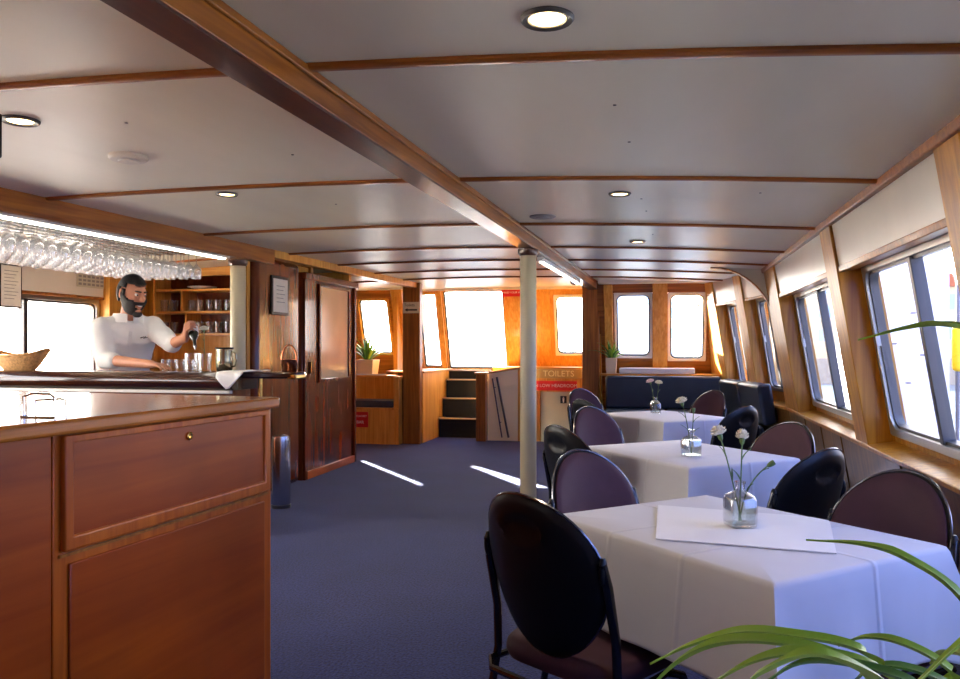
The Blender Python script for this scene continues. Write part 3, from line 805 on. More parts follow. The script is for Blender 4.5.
# ------------------------------------------------------------------ vases and carnations
def make_vase():
    t=thing('glass_vase','x','vase')
    def ring(w,z,r):
        return [(x,y,z) for x,y in rrect(-w,w,-w,w,r,4)]
    outer=[(.030,0,.008),(.036,.004,.010),(.038,.02,.012),(.038,.075,.012),(.034,.088,.016),(.018,.100,.0175),(.0125,.106,.0124),(.0125,.120,.0124),(.0155,.122,.0154),(.0155,.128,.0154)]
    inner=[(.0105,.128,.0104),(.0105,.106,.0104),(.016,.097,.0155),(.031,.086,.014),(.034,.074,.010),(.034,.01,.008)]
    MB().loft([ring(w,z,r) for w,z,r in outer+inner]).build('bottle',GLASS,t)
    MB().loft([ring(w,z,r) for w,z,r in ((.033,.011,.008),(.0335,.07,.009),(.0325,.078,.010))]).build('water',WATERM,t)
    return t
V0=make_vase()
def vase(x,y,z,rz,label):
    if not V0.get('group'):
        V0.location=(x,y,z); V0.rotation_euler=(0,0,rz); tag(V0,label,None,'glass flower vases'); return
    dup(V0,(x,y,z),rz,label,'glass flower vases')
def carnation(base,mid,head,label,mat=PETAL,r=.021,bud=False):
    base=Vector(base); head=Vector(head); mid=Vector(mid)
    t=thing('carnation',label,'flower',base,0,'cut carnations'); M=-base
    pts=[]
    for i in range(9):
        u=i/8; pts.append((base*(1-u)**2+mid*2*u*(1-u)+head*u*u)-base)
    MB().tube(pts,[.0022]*9,6).build('stem',STEMM,t)
    h=head-base; d=(pts[-1]-pts[-2]).normalized()
    q=Vector((0,0,1)).rotation_difference(d).to_matrix()
    m=MB(Matrix.Translation(h)@q.to_4x4()); m.lathe([(.002,-.022),(.0065,-.016),(.008,-.006),(.0075,.002)],n=10); m.build('calyx',STEMM,t)
    if not bud:
        m=MB(Matrix.Translation(h)@q.to_4x4())
        for k,(rr,z0,hh) in enumerate(((r,-.004,.016),(r*.95,.003,.018),(r*.7,.008,.020),(r*.42,.012,.020))):
            n=40; rings=[]
            for i in range(4):
                f=i/3
                rings.append([Vector(((.004+(rr-.004)*f**.7)*(1+.13*f*math.sin(j*2*PI/n*9+k*2))*math.cos(2*PI*j/n),(.004+(rr-.004)*f**.7)*(1+.13*f*math.sin(j*2*PI/n*9+k*2))*math.sin(2*PI*j/n),z0+hh*f**1.6*(1-.5*f)+.003*f*math.sin(j*2*PI/n*13+k))) for j in range(n)])
            up=[[p+Vector((0,0,.0012)) for p in r_] for r_ in rings]
            m.loft(rings+up[::-1])
        m.build('bloom',mat,t,sharp=1.5)
    for s,u in ((1,3),(-1,5)):
        p=pts[u]; mb=MB(); blade(p,random.random()*6,.05,1.0,.006,.8,5,mb); mb.build('stem_leaf',STEMM,t)
    return t
def at(u,v,t):
    F=800;TH=math.atan(180/800);S=math.sin(TH);C=math.cos(TH)
    a=(u-480)/F;b=-(v-348)/F
    return Vector(((a*C-S)*t,(a*S+C)*t,1.25+b*t))
vase(.221,2.373,.7445,R_(20),'clear glass bottle vase on the front table holding two tall carnations')
carnation((.225,2.375,.76),(.19,2.37,.93),(.165,2.385,1.005),'cream carnation leaning towards the aisle in the front table vase')
carnation((.218,2.368,.76),(.225,2.36,.93),(.228,2.385,.995),'cream carnation standing straighter in the front table vase',r=.017)
carnation((.221,2.380,.76),(.235,2.39,.88),(.315,2.40,.925),'thin closed bud leaning towards the window in the front table vase',bud=True)
vase(.143,3.90,.738,R_(35),'clear glass bottle vase on the middle table with one tall carnation')
carnation((.143,3.90,.752),(.13,3.90,.90),(.10,3.90,.995),'cream carnation in the vase on the middle table',r=.026)
carnation((.146,3.905,.752),(.15,3.90,.88),(.155,3.90,.965),'thin closed bud in the vase on the middle table',bud=True)
vase(-.035,6.40,.738,R_(10),'clear glass bottle vase on the far table with two pale blooms')
carnation((-.035,6.40,.752),(-.045,6.40,.87),(-.075,6.40,.985),'pale pink carnation in the far table vase',PETALP,r=.03)
carnation((-.033,6.40,.752),(-.02,6.40,.87),(-.01,6.41,.975),'cream carnation in the far table vase',r=.028)

# ------------------------------------------------------------------ spider plant by the camera
sp=thing('spider_plant','green spider plant arching its leaves over the near edge of the view','plant',(.50,.62,.7385))
MB().lathe([(.055,0),(.062,.004),(.075,.10),(.080,.105),(.080,.13),(.072,.13),(.068,.11)],n=28).build('pot',TERRA,sp)
MB().lathe([(.0,.105),(.069,.106),(.069,.112),(.0,.118)],n=20).build('soil',SOIL,sp)
def strap(pts,w):
    # smooth curve through world points, closed strap leaf
    P=[Vector(p)-Vector(sp.location) for p in pts]
    Q=[]
    ext=[P[0]*2-P[1]]+P+[P[-1]*2-P[-2]]
    for i in range(1,len(ext)-2):
        for k in range(6):
            t=k/6; a,b,c,d=ext[i-1],ext[i],ext[i+1],ext[i+2]
            Q.append(.5*((2*b)+(-a+c)*t+(2*a-5*b+4*c-d)*t*t+(-a+3*b-3*c+d)*t**3))
    Q.append(P[-1]); n=len(Q); rings=[]
    for k,p in enumerate(Q):
        t=(Q[min(k+1,n-1)]-Q[max(k-1,0)]).normalized()
        side=t.cross(Vector((0,0,1)))
        if side.length<.15: side=t.cross(Vector((0,1,0)))
        side.normalize(); nr=side.cross(t).normalized(); f=k/(n-1)
        ww=w*.5*min(1,.55+1.6*f)*min(1,(1-f)*3.0+.02)
        rings.append([p-side*ww+nr*ww*.5,p-side*ww*.5+nr*ww*.12,p-nr*.0009,p+side*ww*.5+nr*ww*.12,p+side*ww+nr*ww*.5,p+side*ww*.5+nr*(ww*.12+.0012),p+nr*.0009,p-side*ww*.5+nr*(ww*.12+.0012)])
    m=MB(); m.loft(rings); return m
base=Vector((.50,.62,.85))
def leaf(pts,w,mat=LEAF,b=None):
    l=strap([b or base]+pts,w).build('leaf',mat,sp)
    return l
leaf([at(1010,690,.86),at(960,600,.90),at(905,560,.93),at(860,545,.96),at(806,540,1.0)],.024)
leaf([at(1040,560,.80),at(1010,410,.80),at(985,342,.80),at(945,326,.84),at(905,329,.88),at(858,340,.93)],.021)
leaf([at(930,700,.70),at(860,652,.72),at(790,637,.74),at(740,634,.76),at(690,646,.78),at(650,664,.8)],.020)
leaf([at(930,720,.66),at(850,665,.68),at(780,645,.70),at(720,645,.72),at(675,665,.74),at(640,700,.76)],.021)
leaf([at(960,730,.66),at(880,672,.66),at(810,656,.67),at(755,662,.68),at(700,690,.7)],.020)
leaf([at(930,740,.60),at(890,690,.60),at(820,656,.60),at(765,672,.62),at(740,690,.63)],.018)
leaf([at(990,720,.72),at(950,672,.74),at(905,646,.76),at(865,638,.78),at(838,646,.8)],.017)
leaf([at(1000,700,.76),at(985,668,.78),at(960,655,.8),at(942,655,.82),at(930,664,.84)],.022,LEAFL)
leaf([at(960,740,.62),at(920,690,.62),at(860,668,.64),at(800,664,.66),at(755,690,.68)],.016,LEAFD)
leaf([at(1000,720,.7),at(955,690,.7),at(915,672,.71),at(875,668,.72),at(845,690,.73)],.016,LEAFD)
for k in range(14):
    a=R_(-80+k*23); e=1.0
    L=.30+.12*random.random(); pts=[]
    for q in (.35,.7,1):
        pts.append(base+Vector((math.cos(a)*L*q,math.sin(a)*L*q,.22*math.sin(q*2.6))))
    if pts[-1].y>.72 : continue
    leaf(pts,.016,LEAF if k%2 else LEAFD)

# ------------------------------------------------------------------ near serving counter
ang=-math.atan(.09)
ct=thing('serving_counter','glossy red mahogany serving counter with drop-front drawer beside the aisle','counter',(-1.354,2.62,0),ang)
# local: x across (0 = face, negative = behind), y along (0 = far end, negative = towards the camera)
MB().box(-1.35,-.02,-3.2,-.02,.0,1.04).build('carcass',W_REDV,ct,bevel=.004)
MB().box(-1.40,.032,-3.25,.012,1.038,1.076).build('worktop',W_TOP,ct,bevel=.010,seg=3)
MB().box(-.02,.0,-.955,-.0,.0,1.038).build('face_frame',W_REDV,ct,bevel=.003)
MB().box(-.02,.004,-3.2,-.962,.0,1.038).build('side_panel',W_RED,ct,bevel=.004)
FD=frame((0,0,0),(0,1,0),(0,0,1),(1,0,0))
dr=MB(FD).box(-.915,-.055,.775,1.02,0,.010).build('drop_front',W_RED,ct,bevel=.006)
ringmesh(FD,[(-.935,.748),(-.032,.748),(-.032,1.035),(-.935,1.035)],[(-.905,.785),(-.062,.785),(-.062,1.015),(-.905,1.015)],0,.018).build('drop_front_frame',W_REDV,dr,bevel=.005)
MB(frame((.010,-.462,.985),(0,1,0),(0,0,1),(1,0,0))).lathe([(.013,0),(.013,.006),(.009,.008),(.006,.004),(.0,.003)],n=18).build('lock',BRASS,dr)
MB(FD).box(-.940,-.030,.735,.742,0,.008).build('lower_bead',W_DARK,ct)  # thin frame-wood bead along the bottom of the drop-front frame
MB(FD).box(-.910,-.050,.09,.715,0,.008).build('lower_panel',W_RED,ct,bevel=.006)
w=thing('wire_stand','small bent chrome wire stand on the mahogany counter','stand',(-1.53,1.72,1.076),R_(0))
MB().tube([(-.03,-.01,.0),(-.03,-.01,.052),(-.005,-.01,.060),(.045,-.01,.060),(.060,-.01,.050),(.060,-.01,0)],.0035,8).build('front_wire',CHROME,w)
MB().tube([(-.03,.03,.0),(-.03,.03,.040),(.045,.03,.045),(.060,.03,.040),(.060,.03,0)],.003,8).build('back_wire',CHROME,w)
MB().box(-.035,.065,-.015,.035,0,.004).build('wire_base',CHROME,w)

# ------------------------------------------------------------------ bar
bar=thing('bar_counter','dark wooden bar with thick padded rail and overhanging end where the barman works','bar',(-3.6,4.85,0))
MB().box(-1.38,.86,-.04,.16,0,1.0).build('bar_body',W_CHER,bar,bevel=.004)
# thick rail
r=[]
for i in range(11):
    a=PI*i/10-PI/2
    r.append((-.15-.055*math.cos(a)*.9,1.034+.060*math.sin(a)))
prof=[( -.15,.975)]+[(-.15-.05*math.cos(-PI/2+PI*i/10),1.034+.059*math.sin(-PI/2+PI*i/10)) for i in range(11)]+[(.16,1.093),(.16,.975)]
MB().prism([(-1.39,y,z) for y,z in prof],(2.30,0,0)).build('bar_rail',W_BARD,bar,bevel=.004)
m=MB()
pp=[(.91,-.10),(1.20,-.08),(1.29,-.04),(1.32,.03),(1.30,.10),(1.20,.15),(.91,.16)]
m.prism([(x,y,1.05) for x,y in pp],(0,0,.043)); m.build('bar_end_top',W_BARD,bar,bevel=.012,seg=3)
m=MB(); m.prism([(x*1.0,y,1.048) for x,y in ((1.235,-.062),(1.292,-.042),(1.323,.03),(1.302,.102),(1.24,.13))],(0,0,.03)); m.build('end_cap',BRASS,bar,bevel=.005)
MB().box(-1.38,.90,-.185,-.15,.955,.975).build('under_rail_strip',CREAM,bar,bevel=.003)
MB().lathe([(.016,0.0),(.016,1.05)],c=(.985,.06,0),n=14).build('support_pole',BRASS,bar)
bn=thing('pedal_bin','slim steel cylinder bin standing on the carpet by the bar','bin',(-2.90,5.78,0))
MB().lathe([(.068,.02),(.072,.03),(.072,.52),(.066,.56),(.0,.575)],n=28).build('bin_body',STEEL,bn)
MB().lathe([(.076,0),(.076,.025),(.070,.03)],n=28).build('bin_base',ALUD,bn)
tw=MB()
pts=[(-2.765,4.642,1.0),(-2.69,4.640,.985)]
# towel: folded over the rail end, hanging to a point
g=[]
for i in range(9):
    u=i/8; row=[]
    for j in range(9):
        v=j/8
        x=-2.775+.19*u
        hang=.115*max(0,1-abs(u-.42)/.6)
        if v<.45: y=5.0-.36*(v/.45); z=1.0965+.002*math.sin(u*9)
        else:
            q=(v-.45)/.55; y=4.64-.012*math.sin(q*1.5)-.003*math.sin(u*8); z=1.0965-hang*q-.004*q
        row.append(tw.av((x,y,z)))
    g.append(row)
for i in range(8):
    for j in range(8): tw.f.append([g[i][j],g[i+1][j],g[i+1][j+1],g[i][j+1]])
o=tw.build('bar_towel',CLOTH2,None,sharp=1.3); so=o.modifiers.new('S','SOLIDIFY'); so.thickness=.004; so.offset=1
tag(o,'white towel draped over the bar rail with a hanging point','towel')
# basket
bk=thing('wicker_basket','shallow wicker basket with flared ends on the bar beneath the window','basket',(-4.47,4.86,1.094))
m=MB(); rings=[]
for (k,zz) in ((.55,0),(.72,.03),(.9,.07),(1.0,.10),(.97,.10),(.86,.068),(.66,.03),(.5,.012)):
    ring=[]
    for j in range(32):
        a=2*PI*j/32; ring.append((.235*k*math.cos(a),.105*k*math.sin(a),zz*(1+.45*(abs(math.cos(a))**3))))
    rings.append(ring)
m.loft(rings); m.build('basket_body',WICK,bk)
m=MB(); m.tube([(.235*math.cos(2*PI*j/32),.105*math.sin(2*PI*j/32),.1*(1+.45*(abs(math.cos(2*PI*j/32))**3))+.003) for j in range(32)],.008,6,True); m.build('basket_rim',WICK,bk)
# copper bucket
cb=thing('copper_bucket','small copper pail with tall arched handle on the end of the bar','bucket',(-2.40,4.90,1.094))
MB().lathe([(.046,0),(.050,.004),(.056,.075),(.060,.08),(.054,.08),(.050,.01),(0,.008)],n=24).build('pail_body',COPPER,cb)
MB().tube([(.056*math.cos(PI*i/12),0,.06+.115*math.sin(PI*i/12)) for i in range(13)],.006,8).build('bail_handle',COPPER,cb)
# jar / mug
jr=thing('tinted_mug','shiny tinted handled mug on the bar beside the towel','mug',(-2.875,4.90,1.094))
MB().lathe([(.048,0),(.052,.004),(.058,.07),(.054,.145),(.056,.155),(.050,.155),(.050,.01),(0,.008)],n=24).build('mug_body',JARM,jr)
MB().tube([(.052,0,.13),(.085,0,.12),(.09,0,.07),(.08,0,.035),(.054,0,.03)],.006,8).build('mug_handle',JARM,jr)
MB().lathe([(.059,.148),(.061,.155),(.058,.160)],n=24).build('mug_rim',BLACKP,jr)
# cut tumblers on the bar
def tumbler_mb(r,h,cut=True):
    n=16; j=(lambda k,q:1+(.045 if q%2 else 0)) if cut else None
    return MB().lathe([(r*.82,0),(r*.86,.004),(r,h*.96),(r,h),(r*.9,h),(r*.76,.012),(0,.010)],n=n,jit=j)
for k,(x,y,lab) in enumerate(((-3.085,4.84,'cut glass tumbler on the bar below the tilted bottle'),(-2.985,4.84,'cut glass tumbler holding a pale flower, beside the tinted mug'))):
    o=tumbler_mb(.044,.12).build('cut_tumbler',GLASS,None); o.location=(x,y,1.094); tag(o,lab,'glass','cut tumblers on the bar')
carnation((-2.985,4.845,1.108),(-3.0,4.86,1.27),(-3.01,4.87,1.375),'pale carnation in the cut tumbler on the bar',PETAL,r=.028)
SG=tumbler_mb(.034,.075,False).build('small_glass',GLASS,None); SG.location=(-3.40,5.02,1.094)
tag(SG,'small clear glass in the row behind the barman\'s resting hand','glass','small glasses on the bar')
sm=SG
for k in range(1,5):
    c=SG.copy(); COL.objects.link(c); c.location=(-3.40+.072*k*.95,4.985 if k<4 else 4.97,1.094)

# glass rack + wine glasses
rack=thing('wine_glass_rack','timber rack of rails under the header holding hanging wine glasses','rack',(-3.85,4.7,2.008))
for k in range(7):
    MB().box(-.34+.11*k-.012,-.34+.11*k+.012,-1.25,1.08,-.012,.0).build('rail',ALU,rack)
for y in (-1.2,0,1.05): MB().box(-.37,.37,y-.02,y+.02,.0,.02).build('cross_bar',W_BEAMD,rack)
for y in (-1.2,1.05):
    for x in (-.3,.3): MB().tube([(x,y,.02),(x,y,.075)],.008).build('hanger',ALU,rack)
MB().box(.37,.385,-1.25,1.1,-.03,.03).build('edge_board',CREAM,rack)
wg=MB().lathe([(.036,-.0),(.036,-.003),(.006,-.008),(.0045,-.04),(.0045,-.085),(.012,-.095),(.034,-.12),(.041,-.145),(.040,-.175),(.034,-.205),(.032,-.205),(.038,-.172),(.038,-.147),(.031,-.122),(.004,-.100)],n=14)
WG=wg.build('wine_glass',GLASSW,None); first=True
for i in range(6):
    for j in range(22):
        x=-3.85-.285+.11*i; y=3.50+.104*j+.01*random.random()
        if y>5.74: continue
        c=WG if first else WG.copy()
        if not first: COL.objects.link(c)
        first=False
        c.location=(x,y,2.001)
        tag(c,'clear wine glass hanging upside-down among the rows under the bar header','wine glass','hanging wine glasses')
sl=thing('bar_strip_light','long white strip light fixed beneath the bar header','light fitting',(0,0,0))
slab(2.2,5.72,lambda y:hx(y)-.07,.075,1.955,1.9715).build('housing',WHITEP,sl,bevel=.003)
slab(2.25,5.68,lambda y:hx(y)-.07,.05,1.945,1.9555).build('diffuser',EMIB,sl,bevel=.003)

# back shelves
sh=thing('bar_shelf_unit','open wooden shelf unit with divided shelves of tumblers behind the barman','shelf unit',(-4.2,7.3,0))
for z in (1.375,1.597,1.82): MB().box(-.79,.76,-.12,.15,z,z+.022).build('shelf',W_TEAKX,sh,bevel=.003)
for z0,z1,x in ((1.62,1.82,-.49),(1.397,1.597,-.44),(1.62,1.82,.25),(1.397,1.597,.25)): MB().box(x-.01,x+.01,-.12,.15,z0,z1).build('divider',W_TEAK,sh)
for x in (-.79,.75): MB().box(x-.01,x+.01,-.13,.15,0.0,2.05).build('side_board',W_TEAK,sh)
MB().box(-.79,.76,.14,.155,0,2.05).build('back_board',W_CHER,sh)
MB().box(-.79,.76,-.14,-.10,1.97,2.08).build('head_board',W_TEAKX,sh)
MB().box(-.79,.76,-.12,.15,.95,.98).build('counter_board',W_TEAKX,sh)
MB().box(-.79,.76,.10,.139,.98,1.375).build('splash_panel',W_TEAK,sh)
TG=tumbler_mb(.043,.115,False)
TG=TG.build('shelf_tumbler',GLASS,None); first=True
for z,name in ((1.6195,'middle shelf'),(1.3975,'lower shelf')):
    for q in range(14):
        x=-4.92+.1*q
        if abs(x+4.69)<.05 or abs(x+4.64)<.05 and z<1.5 or abs(x+3.95)<.06: continue
        c=TG if first else TG.copy()
        if not first: COL.objects.link(c)
        first=False
        c.location=(x,7.24+.02*(q%2),z)
        tag(c,'clear tumbler in the row on the %s behind the barman'%name,'glass','tumblers on the '+name)
pl=tag(MB().lathe([(.07,0),(.075,.006),(.14,.022),(.142,.026),(.07,.010),(0,.008)],c=(0,0,0),n=28).build('white_platter',WHITEP,None),'white platter on the top bar shelf','plate'); pl.location=(-4.52,7.28,1.843)

# notices, lamp, framed pieces
fr=thing('framed_notice','dark framed paper notice on the cream panel over the bar window','notice',(-4.964,5.30,1.735))
MB().box(.0,.012,-.11,.11,-.17,.17).build('notice_frame',W_BARD,fr,bevel=.003)
MB().box(.010,.014,-.098,.098,-.158,.158).build('notice_paper',PAPER,fr)
for k in range(9): MB().box(.0142,.0146,-.07,.07-.02*(k%3),.115-.027*k,.120-.027*k).build('text_line',GREYG,fr)
nt_=thing('printed_chart','pale printed chart with small grid on the cream panel above the window','notice',(-4.964,6.22,1.85))
MB().box(0,.003,-.185,.185,-.062,.062).build('chart_paper',plain('chart paper',srgb(206,202,178),.7),nt_)
for i in range(6):
    for j in range(3):
        MB().box(.0031,.0036,-.165+.056*i,-.125+.056*i,-.045+.034*j,-.025+.034*j).build('chart_cell',GREYG,nt_)
lp=thing('wall_spotlight','small round chrome spotlight on the cream panel over the bar window','lamp',(-4.964,5.48,1.925))
MB().tube([(0,0,0),(.05,0,0)],.012,10).build('lamp_arm',CHROME,lp); MB().ball((.07,0,-.01),.033,n=10).build('lamp_head',CHROME,lp); MB().ball((.092,.0,-.016),.02,n=8).build('lamp_lens',BLACKP,lp)
pf=thing('framed_certificate','narrow framed certificate on the cherry partition above the bar end','picture',(-3.279,6.49,1.71))
MB().box(0,.018,-.16,.16,-.17,.17).build('picture_frame',BLACKP,pf,bevel=.003)
MB().box(.016,.020,-.135,.135,-.145,.145).build('certificate_paper',PAPER,pf)
for k in range(5): MB().box(.0202,.0206,-.08,.08-.03*(k%2),.08-.035*k,.086-.035*k).build('text_line',GREYG,pf)

# ------------------------------------------------------------------ ceiling fittings
def downlight(x,y,label,r=.068,glow=True):
    z=cz(x); t=thing('downlight',label,'downlight',(x,y,z-.0005),0,'ceiling downlights')
    MB().lathe([(r,0.0),(r,-.006),(r*.92,-.012),(r*.72,-.008),(r*.70,0)],n=28).build('trim_ring',ALUD,t)
    MB().lathe([(r*.70,-.001),(r*.66,-.006),(r*.3,-.008),(0,-.008)],n=24).build('lens',EMIL,t)
    if glow:
        l=bpy.data.lights.new('downlight_bulb','SPOT'); l.energy=14; l.color=(1,.8,.55); l.spot_size=2.0; l.spot_blend=.8; l.shadow_soft_size=.04
        o=bpy.data.objects.new('downlight_bulb',l); COL.objects.link(o); o.location=(x,y,z-.03)
downlight(-.276,1.995,'lit downlight directly in front of the second ceiling rib, over the front table')
downlight(-2.36,2.57,'downlight in the ceiling over the mahogany counter beside the disc vent')
downlight(-2.36,4.05,'small lit downlight in the ceiling in front of the bar header',.06)
downlight(-.21,4.33,'lit downlight in the ceiling over the middle table',.06)
downlight(-.17,6.3,'dim downlight in the ceiling over the far table',.06)
def disc(x,y,label,r,h,mat):
    t=thing('ceiling_vent',label,'vent',(x,y,cz(x)),0,'round ceiling fittings')
    MB().lathe([(r,0),(r,-h*.4),(r*.9,-h*.7),(r*.55,-h*.75)],n=30).build('vent_rim',mat,t)
    MB().lathe([(r*.55,-h*.7),(r*.5,-h),(0,-h)],n=30).build('vent_cover',mat,t)
disc(-2.33,3.16,'cream domed disc fitting in the ceiling above the mahogany counter',.085,.03,PANELW)
disc(-.735,5.1,'flat grey disc fitting in the ceiling close to the round post',.085,.014,GREYG)
fx=thing('fluorescent_fitting','white fluorescent fitting along the ceiling beam past the round post','light fitting',(0,0,0))
slab(6.5,8.9,bx,.05,1.965,1.997,-.0).build('housing',WHITEP,fx,bevel=.004)
slab(6.55,8.85,bx,.034,1.952,1.966,0).build('tube',EMIW,fx,bevel=.004)
cm=thing('security_camera','small white dome camera hanging at the end of the ceiling beam','camera',(-1.02,9.7,2.10))
MB().lathe([(.055,0.0),(.055,-.03),(.045,-.04)],n=20).build('mount',WHITEP,cm)
MB().ball((0,0,-.045),.043,n=10).build('dome',BLACKP,cm); MB().tube([(0,-.02,-.05),(0,-.07,-.06)],.022,12).build('camera_barrel',WHITEP,cm)
ds=tag(MB().box(-.17,.17,-.03,.03,-.29,-.155).build('ceiling_screen',BLACKP,None,bevel=.006),'edge of a black screen hanging from the ceiling above the counter','screen'); ds.location=(-2.115,2.02,2.115); MB().tube([(0,0,-.16),(0,0,0)],.012).build('bracket',BLACKM,ds)

# ------------------------------------------------------------------ the barman
A_=Vector((.70,.714,0)); Fw=Vector((.714,-.70,0)); Up=Vector((0,0,1))
def remesh(o,vox,it=3):
    r=o.modifiers.new('Remesh','REMESH'); r.mode='VOXEL'; r.voxel_size=vox; r.use_smooth_shade=True
    s=o.modifiers.new('Smooth','SMOOTH'); s.iterations=it; s.factor=.5
def section(c,w,dp,n=24):
    c=Vector(c); return [c+A_*(w*math.cos(2*PI*j/n))+Fw*(dp*math.sin(2*PI*j/n)) for j in range(n)]
SH_N=Vector((-4.00,5.10,1.395)); SH_F=Vector((-3.735,5.375,1.405))
EL_N=Vector((-3.91,5.04,1.165)); WR_N=Vector((-3.44,4.895,1.138))
EL_F=Vector((-3.50,5.24,1.275)); WR_F=Vector((-3.285,5.075,1.325))
def hand(mb,wr,d,n,s=1.06,curl=(.25,.35,.3),side=1,thumb=.6):
    d=Vector(d).normalized(); n=Vector(n); n=(n-d*n.dot(d)).normalized(); x=d.cross(n)*side   # x points to the thumb side
    spread=(.030,.010,-.010,-.029); ln=(.072,.080,.075,.060); r=(.0098,.0100,.0096,.0086)
    for k in range(4):
        kn=wr+d*(.092*s-.004*abs(k-1))+x*spread[k]*s
        mb.cap(wr+x*spread[k]*.55*s+d*.005,kn,.017*s,.0125*s,10)
        p=kn; a=0; dirv=(d+x*spread[k]*2.2).normalized()
        for q,f in enumerate((.46,.30,.24)):
            a+=curl[q]
            v=dirv*math.cos(a)+n*math.sin(a)
            e=p+v*ln[k]*f*s; mb.cap(p,e,r[k]*s*(1-.07*q),r[k]*s*(.93-.07*q),8); p=e
    tb=wr+x*.024*s+d*.018*s+n*.006
    t1_=tb+(d*.6+x*.75+n*.35*thumb).normalized()*.042*s; t2_=t1_+(d*.85+x*.25+n*.6*thumb).normalized()*.032*s; t3_=t2_+(d*.9-x*.1+n*.6*thumb).normalized()*.026*s
    mb.cap(tb,t1_,.0165*s,.0125*s,8); mb.cap(t1_,t2_,.012*s,.0108*s,8); mb.cap(t2_,t3_,.0106*s,.009*s,8)
    mb.cap(wr-d*.02,wr+d*.03,.024*s,.026*s,10)
# head frame: faces along the bar, tipped down
HC=Vector((-3.785,5.175,1.645)); hf=Vector((.93,-.28,-.24)).normalized(); hr_=hf.cross(Up).normalized(); hu=hr_.cross(hf).normalized()
HM=Matrix.Identity(4)
for i in range(3):
    HM[i][0]=hr_[i]; HM[i][1]=hf[i]; HM[i][2]=hu[i]; HM[i][3]=HC[i]
HS=1.10
def hsurf(th,ph,k=1.0):
    x=.076*math.sin(th)*math.cos(ph); y=.098*math.sin(th)*math.sin(ph); z=.122*math.cos(th)
    if z<0:
        q=(-z/.122); x*=1-.30*q**1.4; y=y*(1-.10*q)+.016*q
    else: y-=.006*(z/.122)
    return Vector((x,y,z))*HS*k
def headmesh(mb,k=1.0):
    mb.loft([[HM@hsurf(PI*i/24,2*PI*j/36,k) for j in range(36)] for i in range(1,24)])
body=MB()
headmesh(body)
H_=lambda x,y,z:HM@(Vector((x,y,z))*HS)
body.cap(H_(0,.094,.022),H_(0,.117,-.018),.008,.0145,10)          # nose
body.ball(H_(.010,.106,-.020),.009,n=8); body.ball(H_(-.010,.106,-.020),.009,n=8)
body.cap(H_(-.032,.086,.030),H_(.032,.086,.030),.011,.011,10)     # brow
body.cap(H_(-.035,.078,-.012),H_(-.038,.060,-.03),.016,.014,10); body.cap(H_(.035,.078,-.012),H_(.038,.060,-.03),.016,.014,10)
body.ball(H_(0,.086,-.098),.022,n=8)
body.cap(H_(-.020,.094,-.051),H_(.020,.094,-.051),.006,.006,8)
body.cap(H_(-.017,.091,-.069),H_(.017,.091,-.069),.007,.007,8)
for sd in (-1,1):
    for q in range(8):
        a=-.9+q*.42
        body.ball(H_(sd*(.079+.003*math.sin(a)),-.008-.013*math.cos(a)*1.0,.0+.030*math.sin(a-.25)),.0085,n=6)
    body.ball(H_(sd*.076,-.006,-.002),.012,.016,.026,n=8)
NB=Vector((-3.865,5.235,1.455))
body.cap(NB-Up*.04,HC+Vector((-.012,.012,-.055)),.068,.062,16)
body.loft([section((-3.98,5.33,.93),.165,.115),section((-3.965,5.32,1.05),.155,.11),section((-3.94,5.29,1.17),.165,.115),section((-3.90,5.26,1.29),.185,.122),section((-3.875,5.245,1.38),.175,.10),section((-3.865,5.238,1.44),.10,.07)])
body.cap(SH_N,EL_N,.058,.046,14); body.cap(EL_N,WR_N,.046,.030,14)
body.cap(SH_F,EL_F,.058,.046,14); body.cap(EL_F,WR_F,.046,.030,14)
hand(body,WR_N,(.96,-.22,-.06),(-.06,0,-1),curl=(.18,.3,.25),side=1,thumb=.3)
BT0=Vector((-3.215,5.035,1.425)); BT1=Vector((-3.095,4.885,1.245)); bax=(BT1-BT0).normalized()
gd=Vector((.62,-.78,0)); gd=(gd-bax*gd.dot(bax)).normalized()
gn=gd.cross(bax).normalized()
if gn.x<0: gn=-gn
hand(body,WR_F+gd*.0,gd,gn,curl=(.75,.95,.7),side=-1 if gd.cross(gn).dot(bax)>0 else 1,thumb=1.2)
LEG=[]
for sd in (-1,1):
    hip=Vector((-3.98,5.34,.92))+A_*.09*sd; kn=Vector((-3.96,5.33,.50))+A_*.11*sd; an=Vector((-3.99,5.36,.10))+A_*.12*sd
    body.cap(hip,kn,.092,.062,14); body.cap(kn,an,.060,.040,14); body.cap(an-Up*.055,an-Up*.06+Fw*.16,.038,.032,10); LEG.append((hip,kn,an))
man=body.build('person',SKIN,None)
tag(man,'bearded barman in a white shirt leaning over the bar pouring from a bottle','person'); remesh(man,.0052,3)
def patch(pred,k,thick,name,mat,bump=0):
    mb=MB(); ni,nj=44,72; idx={}
    def vid(i,j):
        j%=nj
        if (i,j) not in idx: idx[(i,j)]=mb.av(HM@hsurf(PI*i/ni,2*PI*j/nj,k))
        return idx[(i,j)]
    for i in range(1,ni-1):
        for j in range(nj):
            c=hsurf(PI*(i+.5)/ni,2*PI*(j+.5)/nj)/HS
            if pred(c): mb.f.append([vid(i,j),vid(i+1,j),vid(i+1,j+1),vid(i,j+1)])
    if True:
        top=[k_ for k_ in idx if k_[0]==1]
        if len(top)==nj: mb.f.append([idx[(1,j)] for j in range(nj)])
    o=mb.build(name,mat,man,sharp=3); s=o.modifiers.new('S','SOLIDIFY'); s.thickness=thick; s.offset=1
    return o
def hairp(c):
    x,y,z=c
    if y>.02: return z>.062+.010*abs(x)/.05
    if y>-.028: return z>.042
    return z>-.048
